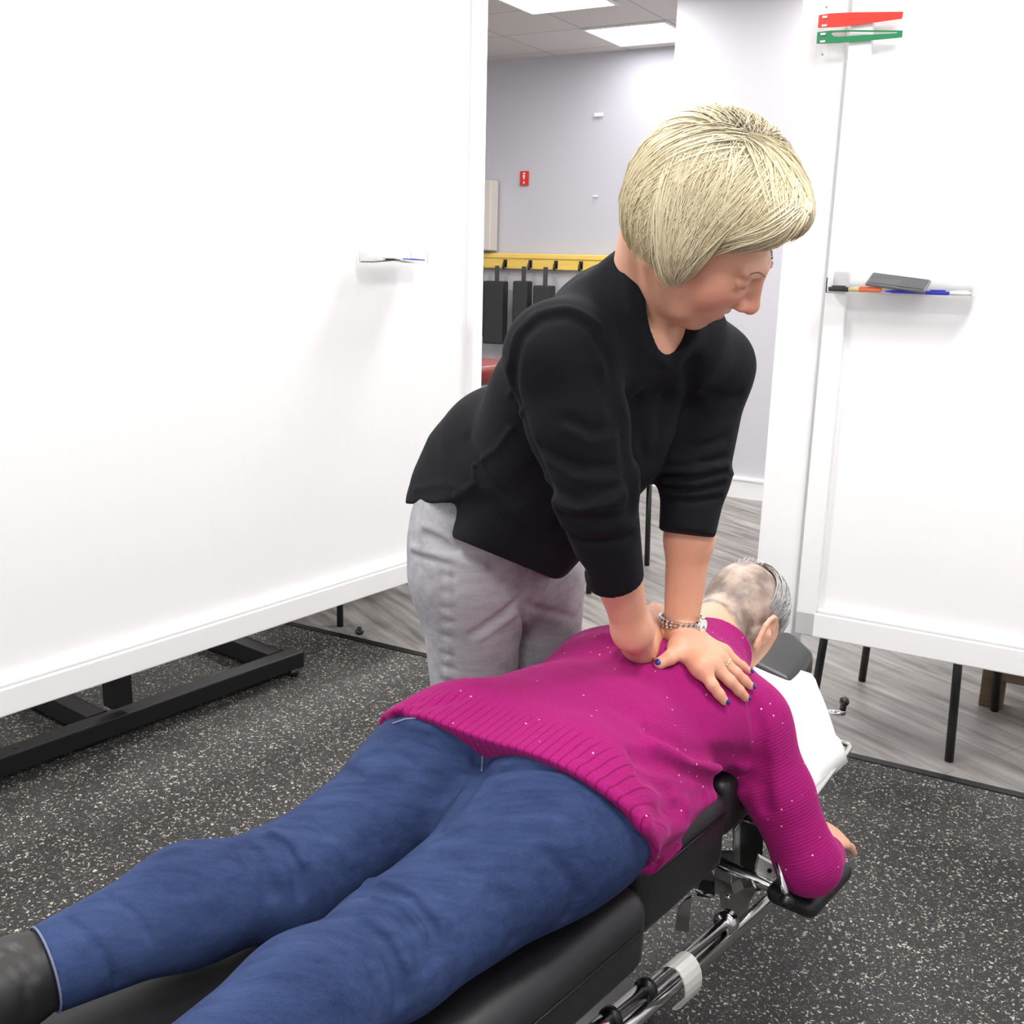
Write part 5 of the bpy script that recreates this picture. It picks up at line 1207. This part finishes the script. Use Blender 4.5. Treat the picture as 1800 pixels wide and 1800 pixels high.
bs.seg(AW(1085, 740, 1.66), AW(1075, 800, 1.68), (0.125, 0.085), (0.105, 0.07), 0.05, x=Wr)      # bust
bs.seg(AW(1075, 800, 1.68), AW(1010, 940, 1.75), (0.105, 0.07), (0.06, 0.055), 0.06, x=Wr)
p_, n_ = camcut((760, 930), (985, 1023), 1.8, (850, 1080)); bs.plane(p_, n_, k=0.006)
p_, n_ = camcut((985, 1023), (1120, 875), 1.8, (1080, 1000)); bs.plane(p_, n_, k=0.02)
p_, n_ = camcut((796, 874), (770, 935), 1.8, (740, 930))
bs.box(AW(742, 960, 1.80), (0.040, 0.30, 0.072), [IR, _f, IU], k=0.004)
bs.seg(AW(1040, 612, 1.55), RSH, 0.082, 0.073, 0.04).seg(RSH, (RSH + REL) / 2, 0.072, 0.066, 0.02).seg((RSH + REL) / 2, REL, 0.066, 0.058, 0.02).seg(REL, RCU, 0.058, 0.0405, 0.02, cap=0.006)
bs.seg(AW(1190, 610, 1.66), LSH, 0.080, 0.064, 0.04).seg(LSH, LEL, 0.062, 0.053, 0.03).seg(LEL, LCU, 0.053, 0.0440, 0.02, cap=0.006)
# neckline
nB = AW(1108, 470, 1.62); nF = AW(1174, 618, 1.535); ne1 = unit(nF - nB); nn_ = unit(np.cross(ne1, Wr)); nn_ = nn_ if nn_ @ (HW(0, 0, 0) - nF) > 0 else -nn_
nlat = unit(np.cross(ne1, nn_)); nC = (nB + nF) / 2 + Wr * 0.012
bs.seg(AW(1110, 560, 1.62), nC - nn_ * 0.018, (0.11, 0.085), (0.088, 0.078), 0.05, x=Wr)
nk0 = AW(1128, 560, 1.60); nk1 = HW(0, -0.035, -0.055); bs.seg(nk0 - (nk1 - nk0) * 0.1, nk0 + (nk1 - nk0) * 0.42, 0.072, 0.064, 0.03)
bs.ell(nC + nn_ * 0.035, (0.086, 0.056, 0.075), [ne1, nlat, nn_], 0.008, mode='s')
bbase = Field(); bbase.ops = list(bs.ops)
crs(bs, bbase, [
    ([(903, 690), (902, 640), (915, 592), (950, 562), (1000, 553), (1045, 580), (1075, 640), (1088, 720)], 0.010, 0.008),
    ([(905, 700), (930, 780), (960, 860), (990, 930), (1020, 1000)], 0.014, 0.012), ([(1095, 740), (1105, 830), (1112, 900)], 0.010, 0.010),
    ([(1000, 740), (1040, 760), (1080, 755)], 0.006, 0.009), ([(950, 790), (1010, 820), (1085, 825)], 0.007, 0.010), ([(1030, 870), (1070, 862), (1098, 850)], 0.005, 0.008), ([(985, 905), (1040, 915), (1105, 900)], 0.006, 0.009), ([(1010, 945), (1060, 955), (1112, 940)], 0.005, 0.008), ([(960, 850), (1000, 875), (1020, 880)], 0.005, 0.008),
    ([(1050, 660), (1070, 700), (1085, 740)], 0.006, 0.010), ([(1120, 700), (1125, 760), (1135, 810)], 0.004, 0.012), ([(1170, 700), (1160, 760), (1150, 800)], 0.004, 0.012), ([(1215, 640), (1210, 720), (1180, 800)], 0.010, 0.012),
    ([(820, 770), (850, 830), (900, 880)], 0.005, 0.012), ([(838, 870), (900, 930), (950, 960)], 0.004, 0.015), ([(1240, 690), (1270, 700), (1298, 695)], 0.005, 0.009),
    ([(1168, 838), (1220, 842), (1275, 830)], 0.006, 0.006), ([(1168, 858), (1220, 862), (1272, 850)], 0.006, 0.006), ([(1170, 818), (1220, 818), (1275, 805)], 0.005, 0.006), ([(1168, 878), (1220, 880), (1268, 872)], 0.005, 0.005), ([(1190, 780), (1230, 785), (1276, 770)], 0.004, 0.007)])
crs(bs, bbase, [
    ([(918, 718), (896, 757), (872, 790), (832, 818)], -0.0045, 0.004), ([(832, 818), (835, 850), (800, 872)], -0.004, 0.004),
    ([(896, 690), (896, 640), (908, 588), (945, 552), (1000, 542), (1052, 572)], -0.004, 0.006), ([(1000, 752), (1040, 775), (1085, 770)], -0.004, 0.008), ([(960, 805), (1015, 838), (1088, 842)], -0.004, 0.008), ([(990, 925), (1045, 935), (1108, 920)], -0.004, 0.007),
    ([(1168, 828), (1220, 830), (1278, 817)], -0.005, 0.006), ([(1168, 848), (1220, 852), (1275, 840)], -0.005, 0.006), ([(1168, 868), (1220, 870), (1272, 862)], -0.004, 0.005),
    ([(730, 860), (780, 850), (820, 860)], -0.003, 0.006), ([(1100, 480), (1108, 545), (1130, 610), (1172, 642)], -0.003, 0.006)])
me = bs.mesh('sweater', 0.0040, (-0.3, 1.15, 0.7), (0.5, 2.05, 1.5))
M['black_knit'] = mat('black_knit', rgb(14, 15, 19), 0.88, spec=0.2, sheen=0.06, bump=(500, 0.3, 0.0015)); bsdf(M['black_knit']).inputs['Sheen Tint'].default_value = rgb(90, 95, 120)
link('sweater', me, M['black_knit'], w_root, 'black knitted sweater with pushed up sleeves')

# ---- hair: blonde bob
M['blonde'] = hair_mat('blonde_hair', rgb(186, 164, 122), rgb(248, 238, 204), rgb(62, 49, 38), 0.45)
CH = HW(0, -0.022, 0.030)
hs = Field()
hs.ell(HW(0, -0.020, 0.042), (0.094, 0.105, 0.103), WAX, 0.03).ell(HW(0, -0.028, -0.015), (0.092, 0.076, 0.078), WAX, 0.04)
hs.ell(HW(0.050, 0.0, -0.030), (0.040, 0.036, 0.060), WAX, 0.03).ell(HW(-0.050, 0.0, -0.030), (0.040, 0.036, 0.058), WAX, 0.03)
hs.ell(HW(0.0, 0.044, 0.078), (0.076, 0.048, 0.038), WAX, 0.03)
hr_ = []
LD = lambda v: np.array(WAX).T @ np.array(v)
def shell_r(d):                                           # distance from CH to the hair surface along world direction d
    P = CH + d[None] * np.linspace(0.05, 0.20, 61)[:, None]; v = hs.eval(P); i = np.argmax(v > 0); i = i if i else 60
    return 0.05 + 0.15 * i / 60
EDGE = []
for px_, py_ in ((1400, 392), (1388, 415), (1362, 434), (1335, 443), (1300, 447), (1262, 443), (1232, 438), (1214, 440), (1204, 460), (1198, 490), (1190, 524), (1182, 514), (1166, 494), (1146, 474), (1122, 458), (1106, 444)):
    h_ = hs.hit(px_, py_)
    if h_ is not None: EDGE.append(tuple(np.array(WAX) @ (h_ - WHC)))
    else: print('edge miss', px_, py_)
EDGE = [(-0.060, 0.082, 0.055), (-0.03, 0.100, 0.062)] + EDGE + [(0.0, -0.112, -0.060), (-0.045, -0.105, -0.064), (-0.08, -0.07, -0.062), (-0.09, -0.01, -0.065), (-0.085, 0.02, -0.06), (-0.085, 0.045, -0.02), (-0.078, 0.065, 0.02)]
print('EDGE', np.round(np.array(EDGE), 3).tolist())
EDGE = np.array(EDGE) - np.array([0, -0.022, 0.030])
ecum = np.cumsum([0] + [np.linalg.norm(b_ - a_) for a_, b_ in zip(EDGE, EDGE[1:])])
def edge(q): return np.array([np.interp(q * ecum[-1], ecum, EDGE[:, i]) for i in range(3)])
part = [np.array([-0.020, 0.080, 0.078]), np.array([0.012, 0.030, 0.092]), np.array([0.030, -0.022, 0.080]), np.array([0.030, -0.060, 0.066])]
def partp(q):
    q = q * 3; i = min(int(q), 2); return part[i] * (1 - (q - i)) + part[i + 1] * (q - i)
dirs_cache = {}
def rad_at(u):                                             # cached radius lookup on a coarse lat/long grid
    th = math.acos(max(-1, min(1, u[2]))); phi = math.atan2(u[1], u[0]); i = int(round(th / 0.09)); j = int(round(phi / 0.12))
    k = (i, j)
    if k not in dirs_cache:
        t_, p_ = i * 0.09, j * 0.12; d = LD((math.sin(t_) * math.cos(p_), math.sin(t_) * math.sin(p_), math.cos(t_))); dirs_cache[k] = shell_r(d)
    return dirs_cache[k]
def radius(u):
    th = math.acos(max(-1, min(1, u[2]))) / 0.09; phi = math.atan2(u[1], u[0]) / 0.12; i = math.floor(th); j = math.floor(phi); a_, b__ = th - i, phi - j; s_ = 0
    for di, wi in ((0, 1 - a_), (1, a_)):
        for dj, wj in ((0, 1 - b__), (1, b__)):
            k = (i + di, j + dj)
            if k not in dirs_cache:
                t_, p_ = k[0] * 0.09, k[1] * 0.12; dirs_cache[k] = shell_r(LD((math.sin(t_) * math.cos(p_), math.sin(t_) * math.sin(p_), math.cos(t_))))
            s_ += wi * wj * dirs_cache[k]
    return s_
hr2 = np.random.default_rng(11)
NS = 9000
for i in range(NS):
    q = hr2.uniform(0, 1); E = edge(q)
    side = 1 if E[0] > -0.045 or q < 0.1 else -1
    # front edge strands leave the front of the part, nape strands leave the crown
    frontness = np.clip((E[1] + 0.09) / 0.19, 0, 1)
    pq = np.clip(1 - frontness + hr2.uniform(-0.28, 0.28), 0, 1); S0 = partp(pq) + hr2.normal(size=3) * 0.004
    if q < 0.33: S0 = partp(np.clip(hr2.uniform(-0.1, 0.7), 0, 1))
    elif q < 0.62: S0 = partp(np.clip(hr2.uniform(0.35, 1.1), 0, 1)) + hr2.normal(size=3) * 0.004
    us = S0 / np.linalg.norm(S0); ue = E + hr2.normal(size=3) * 0.005; Ln = np.linalg.norm(ue); ue = ue / Ln
    layer = hr2.uniform(0, 1); cut = 1.0 if hr2.uniform() < 0.62 else hr2.uniform(0.6, 0.97)
    clump = 0.5 + 0.5 * math.sin(q * 120 + 2.0 * math.sin(q * 37)); val = np.clip(0.22 + 0.62 * clump + hr2.normal() * 0.12, 0, 1)
    om = math.acos(np.clip(us @ ue, -1, 1)); n = 13; pts = []
    sweep = np.array([0.0, -0.30, 0.12]) * (1 if side > 0 else 0.4) * (0.25 if q < 0.2 else 1)
    for k in range(n):
        t_ = cut * k / (n - 1); u = (math.sin((1 - t_) * om) * us + math.sin(t_ * om) * ue) / math.sin(om) + sweep * math.sin(math.pi * t_) * 0.6
        u /= np.linalg.norm(u); r = radius(u) - 0.007 * (1 - layer) * (0.4 + 0.6 * math.sin(math.pi * t_)) + 0.005 * clump * math.sin(math.pi * t_) - 0.005 * max(0, 1 - t_ * 5)
        if t_ > 0.8: r -= 0.006 * (t_ - 0.8) / 0.2
        pts.append(CH + LD(u) * r)
    PL_ = (np.array(pts) - WHC) @ np.array(WAX).T; ze = np.interp(PL_[:, 1], [0.014, 0.030, 0.045, 0.06, 0.07, 0.1], [-0.004, 0.024, 0.040, 0.054, 0.064, 0.050]) - 0.012
    bad = (PL_[:, 1] > 0.020) & (PL_[:, 2] < ze) & (PL_[:, 0] > -0.03)
    if bad.any() and not (0.33 < q < 0.45 and not bad[:10].any()): continue
    hr_.append((pts, 0.00085 * hr2.uniform(0.7, 1.35), val))
for i in range(26):                                        # flyaways at the crown
    u = partp(hr2.uniform(0.3, 1)); u = u / np.linalg.norm(u); p0 = CH + LD(u) * radius(u); d = LD((hr2.uniform(-0.6, 0.6), -0.6 + hr2.uniform(-0.5, 0.8), 0.9)); L = hr2.uniform(0.010, 0.026)
    sd = LD((hr2.uniform(-1, 1), hr2.uniform(-1, 1), 0)); hr_.append(([p0 + d * L * t_ + sd * L * 0.5 * t_ * t_ for t_ in np.linspace(0, 1, 6)], 0.00025, 0.95))
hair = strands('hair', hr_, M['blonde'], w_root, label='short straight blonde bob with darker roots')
# under-layer so that no scalp shows through
hu = Field(); hu.ops = list(hs.ops)
for i, o_ in enumerate(hu.ops):
    mode, kind, q_, c_, r_, k_ = o_; hu.ops[i] = (mode, kind, (q_[0], q_[1] - 0.011, q_[2]), c_, r_, k_)
hu.box(HW(0, 0.106, -0.060), (0.2, 0.100, 0.115), WAX, k=0.01)
hu.box(HW(0, 0.0, -0.148), (0.2, 0.2, 0.095), WAX, k=0.01)
hme = hu.mesh('hair_base', 0.004, WHC - 0.19, WHC + 0.19)
hm = mat('blonde_underlayer', rgb(200, 176, 132), 0.6, noise=(60, rgb(176, 150, 108), (1, 1, 1), 3)); link('hair_base', hme, hm, hair)
# eyebrows and lashes
eb = []
for sx in (1, -1):
    for k in range(70):
        t_ = RNG.uniform(0, 1); p0 = HW(sx * (0.014 + 0.034 * t_), 0.104 - 0.020 * t_ * t_, 0.019 + 0.006 * math.sin(t_ * 2.6)); 
        eb.append((p0, sx))
ebs = []
for p0, sx in eb:
    d = -WN; t = 0; q = p0 + WN * 0.02
    for _ in range(60):
        v = float(wb_.eval(np.array([q]))[0])
        if v < 0.0008: break
        q = q - WN * max(v * 0.7, 0.0006)
    dd_ = WR_ * sx * 0.7 + WA * RNG.uniform(0.0, 0.5); ebs.append(([q, q + dd_ * 0.003 + WN * 0.0004, q + dd_ * 0.006], 0.0004, RNG.uniform(0, 0.5)))
for sx in (1, -1):
    for k in range(26):
        t_ = k / 25; q = HW(sx * (0.019 + 0.026 * t_), 0.0885 - 0.012 * t_ * t_ - 0.003 * (1 - t_), -0.0045 + 0.003 * t_)
        ebs.append(([q, q + WN * 0.003 - WA * 0.002, q + WN * 0.005 - WA * 0.0025 + WR_ * sx * 0.001], 0.00035, 0.0))
M['brow'] = hair_mat('brow_hair', rgb(140, 108, 84), rgb(172, 138, 108), rgb(130, 100, 78)); strands('eyebrows', ebs, M['brow'], w_root, label='light brown eyebrows and lashes')
